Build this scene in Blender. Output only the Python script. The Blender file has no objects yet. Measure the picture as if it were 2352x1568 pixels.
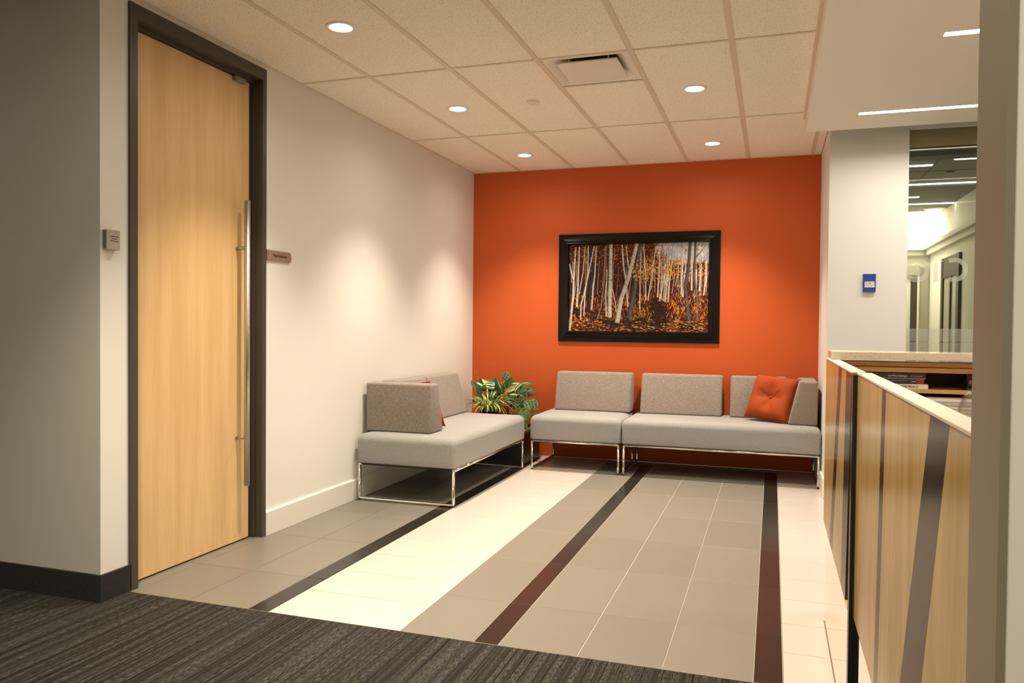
import bpy, bmesh, math, random
from mathutils import Vector, Matrix

random.seed(7)
scene = bpy.context.scene
COL = scene.collection
V = Vector

# ------------------------------------------------------------------ camera
cam_d = bpy.data.cameras.new('camera')
cam = bpy.data.objects.new('camera', cam_d)
COL.objects.link(cam)
cam_d.sensor_width = 36.0
cam_d.lens = 36.0 * 1799.5 / 2352.0
cam_d.clip_start = 0.02
RIGHT = V((0.94884586, 0.31560816, 0.00911141))
UP = V((-0.01501401, 0.01627588, 0.99975481))
FWD = V((-0.31538248, 0.94875001, -0.02018185))
m = Matrix((RIGHT, UP, -FWD)).transposed().to_4x4()
m.translation = V((2.712, -6.9679, 1.1997))
cam.matrix_world = m
scene.camera = cam

# ------------------------------------------------------------------ world, view, lights
w = bpy.data.worlds.new('world')
scene.world = w
w.use_nodes = True
w.node_tree.nodes['Background'].inputs[0].default_value = (1.0, 0.88, 0.68, 1)
w.node_tree.nodes['Background'].inputs[1].default_value = 0.17
vs = scene.view_settings
vs.view_transform = 'Standard'
vs.look = 'None'
vs.gamma = 1.0
vs.exposure = 0.25
vs.use_curve_mapping = False

WARM = (1.0, 0.87, 0.69)
SPOT_W = 172.0


def area(name, loc, size, energy, color, rot=(0, 0, 0)):
    d = bpy.data.lights.new(name, 'AREA')
    d.shape = 'RECTANGLE'
    d.size, d.size_y = size
    d.energy = energy
    d.color = color
    o = bpy.data.objects.new(name, d)
    COL.objects.link(o)
    o.location = loc
    o.rotation_euler = rot
    return o


# unseen fill light added behind the camera, and the cove light of the far room
area('rear_fill_light', (2.3, -7.5, 2.60), (2.4, 0.3), 62, (1.0, 0.88, 0.66))
area('cove_light', (4.1, 3.95, 2.95), (1.6, 0.6), 60, (1.0, 0.95, 0.82))

H = 2.636      # ceiling height
W = 3.075      # right wall of the lounge


# ------------------------------------------------------------------ materials
def srgb(r, g, b):
    f = lambda c: (c / 255 / 12.92) if c / 255 <= 0.04045 else ((c / 255 + 0.055) / 1.055) ** 2.4
    return (f(r), f(g), f(b), 1)


MATS = {}


def mat(name, color, rough=0.6, metal=0.0, spec=0.5, noise=None, bump=None, emit=None, rand=0.0,
        stretch=(1, 1, 1), coat=0.0):
    """noise=(scale, detail, dark colour, low, high); bump=(scale, strength)"""
    M = bpy.data.materials.new(name)
    M.use_nodes = True
    nt = M.node_tree
    N, L = nt.nodes, nt.links
    b = N['Principled BSDF']
    b.inputs['Base Color'].default_value = color
    b.inputs['Roughness'].default_value = rough
    b.inputs['Metallic'].default_value = metal
    b.inputs['Specular IOR Level'].default_value = spec
    b.inputs['Coat Weight'].default_value = coat
    if emit:
        b.inputs['Emission Color'].default_value = emit[0]
        b.inputs['Emission Strength'].default_value = emit[1]
    vec = None
    if noise or bump:
        g = N.new('ShaderNodeNewGeometry')
        mp = N.new('ShaderNodeMapping')
        mp.inputs['Scale'].default_value = stretch
        L.new(g.outputs['Position'], mp.inputs['Vector'])
        vec = mp.outputs['Vector']
    out = None
    if noise:
        n = N.new('ShaderNodeTexNoise')
        n.inputs['Scale'].default_value = noise[0]
        n.inputs['Detail'].default_value = noise[1]
        L.new(vec, n.inputs['Vector'])
        r = N.new('ShaderNodeMapRange')
        r.inputs['From Min'].default_value = noise[3]
        r.inputs['From Max'].default_value = noise[4]
        L.new(n.outputs['Fac'], r.inputs['Value'])
        mx = N.new('ShaderNodeMix')
        mx.data_type = 'RGBA'
        mx.inputs['A'].default_value = noise[2]
        mx.inputs['B'].default_value = color
        L.new(r.outputs['Result'], mx.inputs['Factor'])
        out = mx.outputs['Result']
    if rand:
        oi = N.new('ShaderNodeObjectInfo')
        r2 = N.new('ShaderNodeMapRange')
        r2.inputs['To Min'].default_value = 1 - rand
        r2.inputs['To Max'].default_value = 1 + rand
        L.new(oi.outputs['Random'], r2.inputs['Value'])
        hs = N.new('ShaderNodeHueSaturation')
        hs.inputs['Color'].default_value = color
        if out:
            L.new(out, hs.inputs['Color'])
        L.new(r2.outputs['Result'], hs.inputs['Value'])
        out = hs.outputs['Color']
    if out:
        L.new(out, b.inputs['Base Color'])
    if bump:
        n2 = N.new('ShaderNodeTexNoise')
        n2.inputs['Scale'].default_value = bump[0]
        n2.inputs['Detail'].default_value = 3
        L.new(vec, n2.inputs['Vector'])
        bp = N.new('ShaderNodeBump')
        bp.inputs['Strength'].default_value = bump[1]
        bp.inputs['Distance'].default_value = 0.002
        L.new(n2.outputs['Fac'], bp.inputs['Height'])
        L.new(bp.outputs['Normal'], b.inputs['Normal'])
    MATS[name] = M
    return M


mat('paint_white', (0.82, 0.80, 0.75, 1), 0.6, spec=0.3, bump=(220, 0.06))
mat('paint_trim', (0.80, 0.77, 0.70, 1), 0.4)
mat('paint_orange', (0.60, 0.108, 0.024, 1), 0.55, spec=0.3, bump=(220, 0.06))
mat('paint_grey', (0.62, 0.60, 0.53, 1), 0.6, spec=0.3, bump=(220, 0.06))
mat('paint_taupe', (0.27, 0.235, 0.165, 1), 0.5)
mat('paint_soffit', (0.95, 0.89, 0.78, 1), 0.65, spec=0.2)
mat('frame_grey', (0.062, 0.053, 0.044, 1), 0.45)
mat('tile_grey', (0.210, 0.190, 0.156, 1), 0.42, spec=0.45, noise=(420, 3, (0.175, 0.157, 0.128, 1), 0.35, 0.62), rand=0.05)
mat('tile_white', (0.585, 0.520, 0.462, 1), 0.2, spec=0.4, rand=0.015)
mat('grout_tan', (0.20, 0.155, 0.11, 1), 0.9)
mat('tile_black', (0.026, 0.022, 0.017, 1), 0.22, spec=0.22, rand=0.15)
mat('grout', (0.40, 0.35, 0.28, 1), 0.9)
mat('metal_strip', (0.6, 0.57, 0.5, 1), 0.35, 1.0)
mat('ceiling_panel', (0.96, 0.89, 0.76, 1), 0.95, spec=0.1,
    noise=(150, 4, (0.55, 0.44, 0.31, 1), 0.34, 0.41), bump=(150, 0.35))
mat('grid_metal', (0.74, 0.64, 0.50, 1), 0.5)
mat('void_black', (0.008, 0.008, 0.008, 1), 0.9)
mat('enamel_white', (0.86, 0.80, 0.70, 1), 0.4)
mat('can_white', (0.9, 0.88, 0.85, 1), 0.3)
mat('lens_glow', (1, 1, 1, 1), 0.5, emit=((1.0, 0.88, 0.74, 1), 160.0))
mat('tube_glow', (1, 1, 1, 1), 0.5, emit=((1.0, 0.92, 0.80, 1), 104.0))
mat('tube_glow_far', (1, 1, 1, 1), 0.5, emit=((1.0, 0.93, 0.88, 1), 6.0))
mat('chrome', (0.88, 0.86, 0.82, 1), 0.07, 1.0)
mat('brushed_steel', (0.58, 0.53, 0.46, 1), 0.40, 1.0)
mat('mirror_steel', (0.90, 0.86, 0.80, 1), 0.015, 1.0)
mat('rubber_black', (0.012, 0.012, 0.012, 1), 0.6)
mat('gloss_black', (0.010, 0.011, 0.010, 1), 0.25)
mat('frame_black', (0.008, 0.007, 0.006, 1), 0.25, spec=0.17)
mat('plastic_grey', (0.44, 0.39, 0.32, 1), 0.5)
mat('paint_post', (0.90, 0.87, 0.80, 1), 0.6, spec=0.3)
mat('plastic_dark', (0.03, 0.03, 0.03, 1), 0.4)
mat('sign_bronze', (0.36, 0.27, 0.185, 1), 0.4, 0.3)
mat('print_brown', (0.055, 0.035, 0.022, 1), 0.6)
mat('print_grey', (0.32, 0.29, 0.27, 1), 0.6)
mat('print_red', (0.55, 0.05, 0.04, 1), 0.5)
mat('print_white', (0.80, 0.76, 0.68, 1), 0.5)
mat('box_blue', (0.018, 0.055, 0.30, 1), 0.35)
mat('base_charcoal', (0.026, 0.024, 0.022, 1), 0.95, noise=(300, 2, (0.012, 0.011, 0.010, 1), 0.35, 0.65), bump=(300, 0.6))
mat('pillow_orange', (0.37, 0.062, 0.015, 1), 0.8, spec=0.2, bump=(500, 0.3))
mat('quartz', (0.74, 0.64, 0.50, 1), 0.12, noise=(160, 2, (0.34, 0.24, 0.15, 1), 0.27, 0.36))
mat('cap_cream', (0.74, 0.655, 0.52, 1), 0.35)
mat('shelf_oak', (0.64, 0.36, 0.14, 1), 0.4, noise=(30, 4, (0.54, 0.27, 0.09, 1), 0.3, 0.7), stretch=(1, 8, 8))
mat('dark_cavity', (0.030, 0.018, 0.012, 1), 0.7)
mat('paper_white', (0.86, 0.80, 0.84, 1), 0.7)
mat('leaf_dark', (0.020, 0.085, 0.018, 1), 0.35, rand=0.4)
mat('leaf_mid', (0.035, 0.120, 0.026, 1), 0.4, rand=0.3)
mat('leaf_pale', (0.125, 0.245, 0.115, 1), 0.5, rand=0.15)
mat('leaf_lime', (0.46, 0.55, 0.13, 1), 0.45, rand=0.2)
mat('leaf_cream', (0.72, 0.72, 0.36, 1), 0.45, rand=0.1)
mat('stem_green', (0.10, 0.17, 0.05, 1), 0.6)
mat('soil', (0.02, 0.014, 0.009, 1), 0.95, bump=(120, 1.0))
mat('pot_dark', (0.020, 0.016, 0.013, 1), 0.35)
mat('pot_rim', (0.22, 0.14, 0.075, 1), 0.4)
mat('book_black', (0.028, 0.026, 0.024, 1), 0.35)
mat('book_navy', (0.03, 0.035, 0.06, 1), 0.35)
mat('book_red', (0.60, 0.03, 0.025, 1), 0.35)
mat('device_red', (0.40, 0.09, 0.05, 1), 0.4)
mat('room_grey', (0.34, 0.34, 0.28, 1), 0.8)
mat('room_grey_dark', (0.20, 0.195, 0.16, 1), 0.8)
mat('room_cream', (0.76, 0.72, 0.62, 1), 0.7)
mat('room_beige', (0.40, 0.35, 0.26, 1), 0.7)
mat('room_brown', (0.055, 0.028, 0.016, 1), 0.5)
mat('room_peach', (0.97, 0.64, 0.40, 1), 0.7)
mat('room_rail', (0.030, 0.030, 0.024, 1), 0.5)
mat('room_pane', (0.30, 0.32, 0.26, 1), 0.15)


def wood_mat(name, c1, c2, rough, stretch, spec=0.4, scale=6.0):
    M = mat(name, c1, rough, spec=spec)
    N, L = M.node_tree.nodes, M.node_tree.links
    b = N['Principled BSDF']
    g = N.new('ShaderNodeNewGeometry')
    mp = N.new('ShaderNodeMapping')
    mp.inputs['Scale'].default_value = stretch
    L.new(g.outputs['Position'], mp.inputs['Vector'])
    n1 = N.new('ShaderNodeTexNoise')
    n1.inputs['Scale'].default_value = scale
    n1.inputs['Detail'].default_value = 5
    n1.inputs['Distortion'].default_value = 0.25
    L.new(mp.outputs['Vector'], n1.inputs['Vector'])
    n2 = N.new('ShaderNodeTexNoise')
    n2.inputs['Scale'].default_value = scale * 9
    n2.inputs['Detail'].default_value = 3
    L.new(mp.outputs['Vector'], n2.inputs['Vector'])
    ad = N.new('ShaderNodeMath')
    ad.operation = 'MULTIPLY_ADD'
    ad.inputs[1].default_value = 0.35
    L.new(n2.outputs['Fac'], ad.inputs[0])
    L.new(n1.outputs['Fac'], ad.inputs[2])
    cr = N.new('ShaderNodeValToRGB')
    cr.color_ramp.elements[0].position = 0.48
    cr.color_ramp.elements[1].position = 0.88
    cr.color_ramp.elements[0].color = c2
    cr.color_ramp.elements[1].color = c1
    L.new(ad.outputs[0], cr.inputs['Fac'])
    L.new(cr.outputs['Color'], b.inputs['Base Color'])
    return M


wood_mat('maple_door', (0.80, 0.56, 0.28, 1), (0.70, 0.455, 0.205, 1), 0.42, (1, 3.2, 0.22), scale=5.0)
wood_mat('maple_desk', (0.62, 0.415, 0.165, 1), (0.47, 0.285, 0.10, 1), 0.20, (1, 4.0, 0.35), spec=0.16)
wood_mat('inlay_dark', (0.060, 0.042, 0.032, 1), (0.030, 0.020, 0.015, 1), 0.20, (1, 6.0, 0.5), spec=0.16)


def fabric_mat(name, c1, c2, sc=1.0):
    M = mat(name, c1, 0.9, spec=0.15)
    N, L = M.node_tree.nodes, M.node_tree.links
    b = N['Principled BSDF']
    g = N.new('ShaderNodeNewGeometry')
    res = []
    for st in ((330, 330, 900), (900, 900, 260)):
        mp = N.new('ShaderNodeMapping')
        mp.inputs['Scale'].default_value = [s * sc * 0.55 for s in st]
        L.new(g.outputs['Position'], mp.inputs['Vector'])
        n = N.new('ShaderNodeTexNoise')
        n.inputs['Scale'].default_value = 1.0
        n.inputs['Detail'].default_value = 2
        L.new(mp.outputs['Vector'], n.inputs['Vector'])
        res.append(n)
    ad = N.new('ShaderNodeMath')
    ad.operation = 'ADD'
    L.new(res[0].outputs['Fac'], ad.inputs[0])
    L.new(res[1].outputs['Fac'], ad.inputs[1])
    mr = N.new('ShaderNodeMapRange')
    mr.inputs['From Min'].default_value = 0.78
    mr.inputs['From Max'].default_value = 1.22
    L.new(ad.outputs[0], mr.inputs['Value'])
    mx = N.new('ShaderNodeMix')
    mx.data_type = 'RGBA'
    mx.inputs['A'].default_value = c2
    mx.inputs['B'].default_value = c1
    L.new(mr.outputs['Result'], mx.inputs['Factor'])
    L.new(mx.outputs['Result'], b.inputs['Base Color'])
    bp = N.new('ShaderNodeBump')
    bp.inputs['Strength'].default_value = 0.4
    bp.inputs['Distance'].default_value = 0.002
    L.new(ad.outputs[0], bp.inputs['Height'])
    L.new(bp.outputs['Normal'], b.inputs['Normal'])
    b.inputs['Sheen Weight'].default_value = 0.15
    return M


fabric_mat('fabric_seat', (0.41, 0.40, 0.385, 1), (0.265, 0.258, 0.248, 1), 1.3)
fabric_mat('fabric_back', (0.42, 0.36, 0.31, 1), (0.165, 0.132, 0.110, 1))


def carpet_mat():
    M = mat('carpet', (0.05, 0.045, 0.04, 1), 0.98, spec=0.05)
    N, L = M.node_tree.nodes, M.node_tree.links
    b = N['Principled BSDF']
    g = N.new('ShaderNodeNewGeometry')

    def noise(scale3, detail=2.0):
        mp = N.new('ShaderNodeMapping')
        mp.inputs['Scale'].default_value = scale3
        L.new(g.outputs['Position'], mp.inputs['Vector'])
        n = N.new('ShaderNodeTexNoise')
        n.inputs['Scale'].default_value = 1.0
        n.inputs['Detail'].default_value = detail
        L.new(mp.outputs['Vector'], n.inputs['Vector'])
        return n.outputs['Fac']

    def mr(v, a, c):
        r = N.new('ShaderNodeMapRange')
        r.inputs['From Min'].default_value = a
        r.inputs['From Max'].default_value = c
        L.new(v, r.inputs['Value'])
        return r.outputs['Result']

    def mix(f, A, B):
        mx = N.new('ShaderNodeMix')
        mx.data_type = 'RGBA'
        L.new(f, mx.inputs['Factor'])
        for k, x in (('A', A), ('B', B)):
            if isinstance(x, tuple):
                mx.inputs[k].default_value = x
            else:
                L.new(x, mx.inputs[k])
        return mx.outputs['Result']

    fine = noise((260, 40, 1))
    stripe = noise((120, 0.45, 1), 3.0)
    tuft = noise((520, 330, 1))
    patch = noise((7, 3, 1))
    c = mix(mr(fine, 0.38, 0.62), (0.018, 0.016, 0.014, 1), (0.105, 0.095, 0.080, 1))
    c = mix(mr(patch, 0.35, 0.65), c, mix(mr(tuft, 0.3, 0.7), (0.050, 0.045, 0.038, 1), c))
    c = mix(mr(noise((42, 0.5, 1), 3.0), 0.36, 0.60), (0.026, 0.023, 0.020, 1), c)
    c = mix(mr(stripe, 0.55, 0.62), c, (0.013, 0.012, 0.011, 1))
    L.new(c, b.inputs['Base Color'])
    bp = N.new('ShaderNodeBump')
    bp.inputs['Strength'].default_value = 0.7
    bp.inputs['Distance'].default_value = 0.004
    ad = N.new('ShaderNodeMath')
    ad.operation = 'ADD'
    L.new(fine, ad.inputs[0])
    L.new(tuft, ad.inputs[1])
    L.new(ad.outputs[0], bp.inputs['Height'])
    L.new(bp.outputs['Normal'], b.inputs['Normal'])


carpet_mat()

# clear and etched glass
gm = bpy.data.materials.new('glass_pane')
gm.use_nodes = True
_n, _l = gm.node_tree.nodes, gm.node_tree.links
_n.remove(_n['Principled BSDF'])
_t = _n.new('ShaderNodeBsdfTransparent')
_t.inputs[0].default_value = (0.90, 0.94, 0.89, 1)
_g = _n.new('ShaderNodeBsdfGlossy')
_g.inputs['Roughness'].default_value = 0.0
_f = _n.new('ShaderNodeFresnel')
_f.inputs['IOR'].default_value = 1.45
_m = _n.new('ShaderNodeMixShader')
_l.new(_f.outputs[0], _m.inputs[0])
_l.new(_t.outputs[0], _m.inputs[1])
_l.new(_g.outputs[0], _m.inputs[2])
_l.new(_m.outputs[0], _n['Material Output'].inputs[0])
MATS['glass_pane'] = gm
vg = bpy.data.materials.new('vase_glass')
vg.use_nodes = True
_n, _l = vg.node_tree.nodes, vg.node_tree.links
_n.remove(_n['Principled BSDF'])
_t = _n.new('ShaderNodeBsdfTransparent')
_t.inputs[0].default_value = (0.95, 0.96, 0.94, 1)
_g = _n.new('ShaderNodeBsdfGlossy')
_g.inputs['Roughness'].default_value = 0.02
_w = _n.new('ShaderNodeLayerWeight')
_p = _n.new('ShaderNodeMath')
_p.operation = 'POWER'
_p.inputs[1].default_value = 3.5
_q = _n.new('ShaderNodeMath')
_q.operation = 'MULTIPLY_ADD'
_q.inputs[1].default_value = 0.6
_q.inputs[2].default_value = 0.04
_m = _n.new('ShaderNodeMixShader')
_l.new(_w.outputs['Facing'], _p.inputs[0])
_l.new(_p.outputs[0], _q.inputs[0])
_l.new(_q.outputs[0], _m.inputs[0])
_l.new(_t.outputs[0], _m.inputs[1])
_l.new(_g.outputs[0], _m.inputs[2])
_l.new(_m.outputs[0], _n['Material Output'].inputs[0])
MATS['vase_glass'] = vg


def etched(name, alpha, color):
    M = bpy.data.materials.new(name)
    M.use_nodes = True
    n, l = M.node_tree.nodes, M.node_tree.links
    n.remove(n['Principled BSDF'])
    t = n.new('ShaderNodeBsdfTransparent')
    d = n.new('ShaderNodeBsdfDiffuse')
    d.inputs[0].default_value = color
    mx = n.new('ShaderNodeMixShader')
    mx.inputs[0].default_value = alpha
    l.new(t.outputs[0], mx.inputs[1])
    l.new(d.outputs[0], mx.inputs[2])
    l.new(mx.outputs[0], n['Material Output'].inputs[0])
    MATS[name] = M


etched('etched_glass', 0.38, (0.62, 0.62, 0.54, 1))
etched('etched_band', 0.22, (0.55, 0.57, 0.48, 1))


# ------------------------------------------------------------------ mesh helpers
def add_box(bm, lo, hi):
    x0, y0, z0 = lo
    x1, y1, z1 = hi
    vs_ = [bm.verts.new(p) for p in ((x0, y0, z0), (x1, y0, z0), (x1, y1, z0), (x0, y1, z0),
                                     (x0, y0, z1), (x1, y0, z1), (x1, y1, z1), (x0, y1, z1))]
    for f in ((3, 2, 1, 0), (4, 5, 6, 7), (0, 1, 5, 4), (1, 2, 6, 5), (2, 3, 7, 6), (3, 0, 4, 7)):
        bm.faces.new([vs_[i] for i in f])
    return bm


def box(lo, hi, bevel=0.0, seg=2):
    bm = bmesh.new()
    add_box(bm, lo, hi)
    if bevel:
        bmesh.ops.bevel(bm, geom=bm.edges[:], offset=bevel, segments=seg, profile=0.5, affect='EDGES')
    return bm


def add_prism(bm, poly, axis, a, b):
    """poly: 2D points in the plane normal to axis; extruded a..b along axis"""
    def p3(p, t):
        if axis == 'x':
            return (t, p[0], p[1])
        if axis == 'y':
            return (p[0], t, p[1])
        return (p[0], p[1], t)
    A = [bm.verts.new(p3(p, a)) for p in poly]
    B = [bm.verts.new(p3(p, b)) for p in poly]
    n = len(poly)
    bm.faces.new(A)
    bm.faces.new(B[::-1])
    for i in range(n):
        bm.faces.new((A[i], B[i], B[(i + 1) % n], A[(i + 1) % n]))
    bmesh.ops.recalc_face_normals(bm, faces=bm.faces[:])
    return bm


def prism(poly, axis, a, b, bevel=0.0, seg=2):
    bm = bmesh.new()
    add_prism(bm, poly, axis, a, b)
    if bevel:
        bmesh.ops.bevel(bm, geom=bm.edges[:], offset=bevel, segments=seg, profile=0.5, affect='EDGES')
    return bm


def round_path(pts, r, n=5, closed=False):
    pts = [V(p) for p in pts]
    out = []
    N = len(pts)
    for i in range(N):
        if not closed and i in (0, N - 1):
            out.append(pts[i])
            continue
        p, a, b = pts[i], pts[i - 1], pts[(i + 1) % N]
        da, db = (a - p).normalized(), (b - p).normalized()
        s, e = p + da * r, p + db * r
        for k in range(n + 1):
            t = k / n
            out.append(s * (1 - t) ** 2 + p * 2 * t * (1 - t) + e * t * t)
    return out


def add_tube(bm, pts, r, n=10, closed=False):
    pts = [V(p) for p in pts]
    rings = []
    N = len(pts)
    up = None
    for i in range(N):
        if closed:
            d = (pts[(i + 1) % N] - pts[i - 1]).normalized()
        else:
            d = (pts[min(i + 1, N - 1)] - pts[max(i - 1, 0)]).normalized()
        if up is None:
            up = V((0, 0, 1)) if abs(d.z) < 0.9 else V((1, 0, 0))
        s = d.cross(up).normalized()
        up = s.cross(d).normalized()
        rr = r[i] if isinstance(r, (list, tuple)) else r
        rings.append([bm.verts.new(pts[i] + (s * math.cos(2 * math.pi * k / n) + up * math.sin(2 * math.pi * k / n)) * rr)
                      for k in range(n)])
    R = range(N) if closed else range(N - 1)
    for i in R:
        A, B = rings[i], rings[(i + 1) % N]
        for k in range(n):
            f = bm.faces.new((A[k], A[(k + 1) % n], B[(k + 1) % n], B[k]))
            f.smooth = True
    if not closed:
        bm.faces.new(rings[0][::-1])
        bm.faces.new(rings[-1])
    bmesh.ops.recalc_face_normals(bm, faces=bm.faces[:])
    return bm


def tube(pts, r, n=10, closed=False):
    return add_tube(bmesh.new(), pts, r, n, closed)


def lathe(profile, center, n=32, cap=False):
    bm = bmesh.new()
    rings = []
    for r, z in profile:
        rings.append([bm.verts.new((center[0] + r * math.cos(2 * math.pi * k / n),
                                    center[1] + r * math.sin(2 * math.pi * k / n), center[2] + z)) for k in range(n)])
    for A, B in zip(rings, rings[1:]):
        for k in range(n):
            f = bm.faces.new((A[k], A[(k + 1) % n], B[(k + 1) % n], B[k]))
            f.smooth = True
    if cap:
        bm.faces.new(rings[0][::-1])
        bm.faces.new(rings[-1])
    bmesh.ops.recalc_face_normals(bm, faces=bm.faces[:])
    return bm


def disc(center, r, n=32, down=True):
    bm = bmesh.new()
    vs_ = [bm.verts.new((center[0] + r * math.cos(2 * math.pi * k / n), center[1] + r * math.sin(2 * math.pi * k / n), center[2])) for k in range(n)]
    bm.faces.new(vs_[::-1] if down else vs_)
    return bm


def wloc(o):
    p = V((0, 0, 0))
    while o:
        p += o.location
        o = o.parent
    return p


def obj(name, bm, material, parent=None, smooth=False, loc=None):
    """link a bmesh given in world coordinates as one mesh object"""
    base = wloc(parent) if parent else V((0, 0, 0))
    if loc is not None:
        base = V(loc)
    if base.length:
        bmesh.ops.translate(bm, verts=bm.verts[:], vec=-base)
    me = bpy.data.meshes.new(name)
    bm.to_mesh(me)
    bm.free()
    me.materials.append(MATS[material] if isinstance(material, str) else material)
    if smooth:
        me.polygons.foreach_set('use_smooth', [True] * len(me.polygons))
    o = bpy.data.objects.new(name, me)
    COL.objects.link(o)
    if parent:
        o.parent = parent
        if loc is not None:
            o.location = V(loc) - wloc(parent)
    elif loc is not None:
        o.location = loc
    return o


def smooth_by_angle(o, ang=40):
    me = o.data
    me.polygons.foreach_set('use_smooth', [True] * len(me.polygons))
    bm = bmesh.new()
    bm.from_mesh(me)
    for e in bm.edges:
        if len(e.link_faces) == 2 and e.calc_face_angle(0) > math.radians(ang):
            e.smooth = False
    bm.to_mesh(me)
    bm.free()


def tag(o, label=None, cat=None, group=None, kind=None):
    if label:
        o['label'] = label
    if cat:
        o['category'] = cat
    if group:
        o['group'] = group
    if kind:
        o['kind'] = kind
    return o


def empty(name, loc):
    o = bpy.data.objects.new(name, None)
    COL.objects.link(o)
    o.location = loc
    o.empty_display_size = 0.1
    return o


def struct(name, bm, material, label=None):
    o = obj(name, bm, material)
    tag(o, label, kind='structure')
    return o


def part(name, mesh, parent, loc=(0, 0, 0)):
    o = bpy.data.objects.new(name, mesh)
    COL.objects.link(o)
    o.parent = parent
    o.location = loc
    return o


def text_mesh(name, txt, size, material, parent, origin, xdir, ydir, extrude=0.0004, bold=0.0, width=None):
    cu = bpy.data.curves.new(name, 'FONT')
    cu.body = txt
    cu.size = size
    cu.extrude = extrude
    cu.offset = bold
    cu.resolution_u = 3
    tmp = bpy.data.objects.new(name + '_tmp', cu)
    COL.objects.link(tmp)
    bpy.context.view_layer.update()
    dg = bpy.context.evaluated_depsgraph_get()
    me = bpy.data.meshes.new_from_object(tmp.evaluated_get(dg))
    bpy.data.objects.remove(tmp)
    x, y = V(xdir).normalized(), V(ydir).normalized()
    z = x.cross(y)
    sx = 1.0
    if width:
        xs = [v.co.x for v in me.vertices]
        sx = width / (max(xs) - min(xs))
    base = wloc(parent)
    for v in me.vertices:
        c = v.co.copy()
        v.co = V(origin) + x * c.x * sx + y * c.y + z * c.z - base
    me.materials.clear()
    me.materials.append(MATS[material])
    o = bpy.data.objects.new(name, me)
    COL.objects.link(o)
    o.parent = parent
    return o


# ================================================================== STRUCTURE
# ---- floor: base slab with every tile as its own piece
floor = struct('floor', box((-0.4, -4.215, -0.12), (3.6, 0.0, -0.0022)), 'grout',
               'striped lounge floor of grey, black and cream rectangular tiles')
tile_cache = {}


def tile(x0, x1, y0, y1, material):
    y0 = max(y0, -4.212)
    y1 = min(y1, -0.002)
    x1 = min(x1, 3.073) if material == 'tile_white' and x1 < 3.1 else x1
    if y1 - y0 < 0.02:
        return
    g = 0.0019 if material == 'tile_white' else 0.0016
    w_, d_ = round(x1 - x0 - 2 * g, 4), round(y1 - y0 - 2 * g, 4)
    k = (w_, d_, material)
    if k not in tile_cache:
        bm = box((-w_ / 2, -d_ / 2, -0.010), (w_ / 2, d_ / 2, 0.0))
        top = [e for e in bm.edges if all(v.co.z > -0.001 for v in e.verts)]
        bmesh.ops.bevel(bm, geom=top, offset=0.0012, segments=1, affect='EDGES')
        me = bpy.data.meshes.new('floor_tile')
        bm.to_mesh(me)
        bm.free()
        me.materials.append(MATS[material])
        tile_cache[k] = me
    part('floor_tile', tile_cache[k], floor, ((x0 + x1) / 2, (y0 + y1) / 2, 0.0))


obj('grout_bed', box((0.735, -4.214, -0.004), (1.344, -0.001, -0.0016)), 'grout_tan', floor)
obj('grout_bed', box((2.764, -4.214, -0.004), (3.55, -0.001, -0.0016)), 'grout_tan', floor)
ROW = [-0.735 - 0.607 * n for n in range(-1, 7)]
GREY_X = [(-0.28, 0.025), (0.025, 0.33), (0.33, 0.635), (1.344, 1.651), (1.7485, 2.054), (2.054, 2.360), (2.360, 2.667)]
BLACK_X = [(0.635, 0.735), (1.651, 1.7485), (2.667, 2.764)]
GREY_X[4] = (1.7485, 2.053)
for a, b in zip(ROW, ROW[1:]):
    for x0, x1 in GREY_X:
        tile(x0, x1, b, a, 'tile_grey')
    for x0, x1 in BLACK_X:
        tile(x0, x1, b, a, 'tile_black')
WROW = [0.0] + [-0.275 - 0.3035 * n for n in range(0, 14)]
for a, b in zip(WROW, WROW[1:]):
    tile(0.735, 1.344, b, a, 'tile_white')
    tile(2.764, 3.075, b, a, 'tile_white')
    tile(3.0755, 3.55, b, a, 'tile_white')

struct('trim_1', box((-0.05, -4.2185, -0.02), (3.6, -4.2125, 0.001)), 'metal_strip',
       'thin metal edge strip between tiles and carpet')
carpet = struct('floor_carpet', box((-3.0, -8.6, -0.12), (6.2, -4.2185, 0.002)), 'carpet',
                'charcoal carpet with fine linear streaks in the foreground')
struct('floor_office', box((3.6, -4.2125, -0.12), (6.2, -1.1, -0.001)), 'carpet', 'carpet behind the reception desk')

# ---- left wall with door opening, hallway wall
DY0, DY1 = -4.163, -3.262       # clear opening
bm = bmesh.new()
add_box(bm, (-0.16, -4.36, 0), (0.0, DY0 - 0.03, 2.75))
add_box(bm, (-0.16, DY1 + 0.03, 0), (0.0, 0.02, 2.75))
add_box(bm, (-0.16, DY0 - 0.03, 2.58), (0.0, DY1 + 0.03, 2.75))
struct('wall_left', bm, 'paint_white', 'white side wall with the boardroom door')
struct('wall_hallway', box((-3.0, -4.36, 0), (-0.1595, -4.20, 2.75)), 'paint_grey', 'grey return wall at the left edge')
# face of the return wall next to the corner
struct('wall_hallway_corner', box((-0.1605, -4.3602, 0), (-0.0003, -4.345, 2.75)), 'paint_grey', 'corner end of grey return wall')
struct('wall_back', box((-0.1, 0.0, 0), (W + 0.2, 0.15, 2.75)), 'paint_orange', 'burnt orange accent wall behind the seating')
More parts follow.
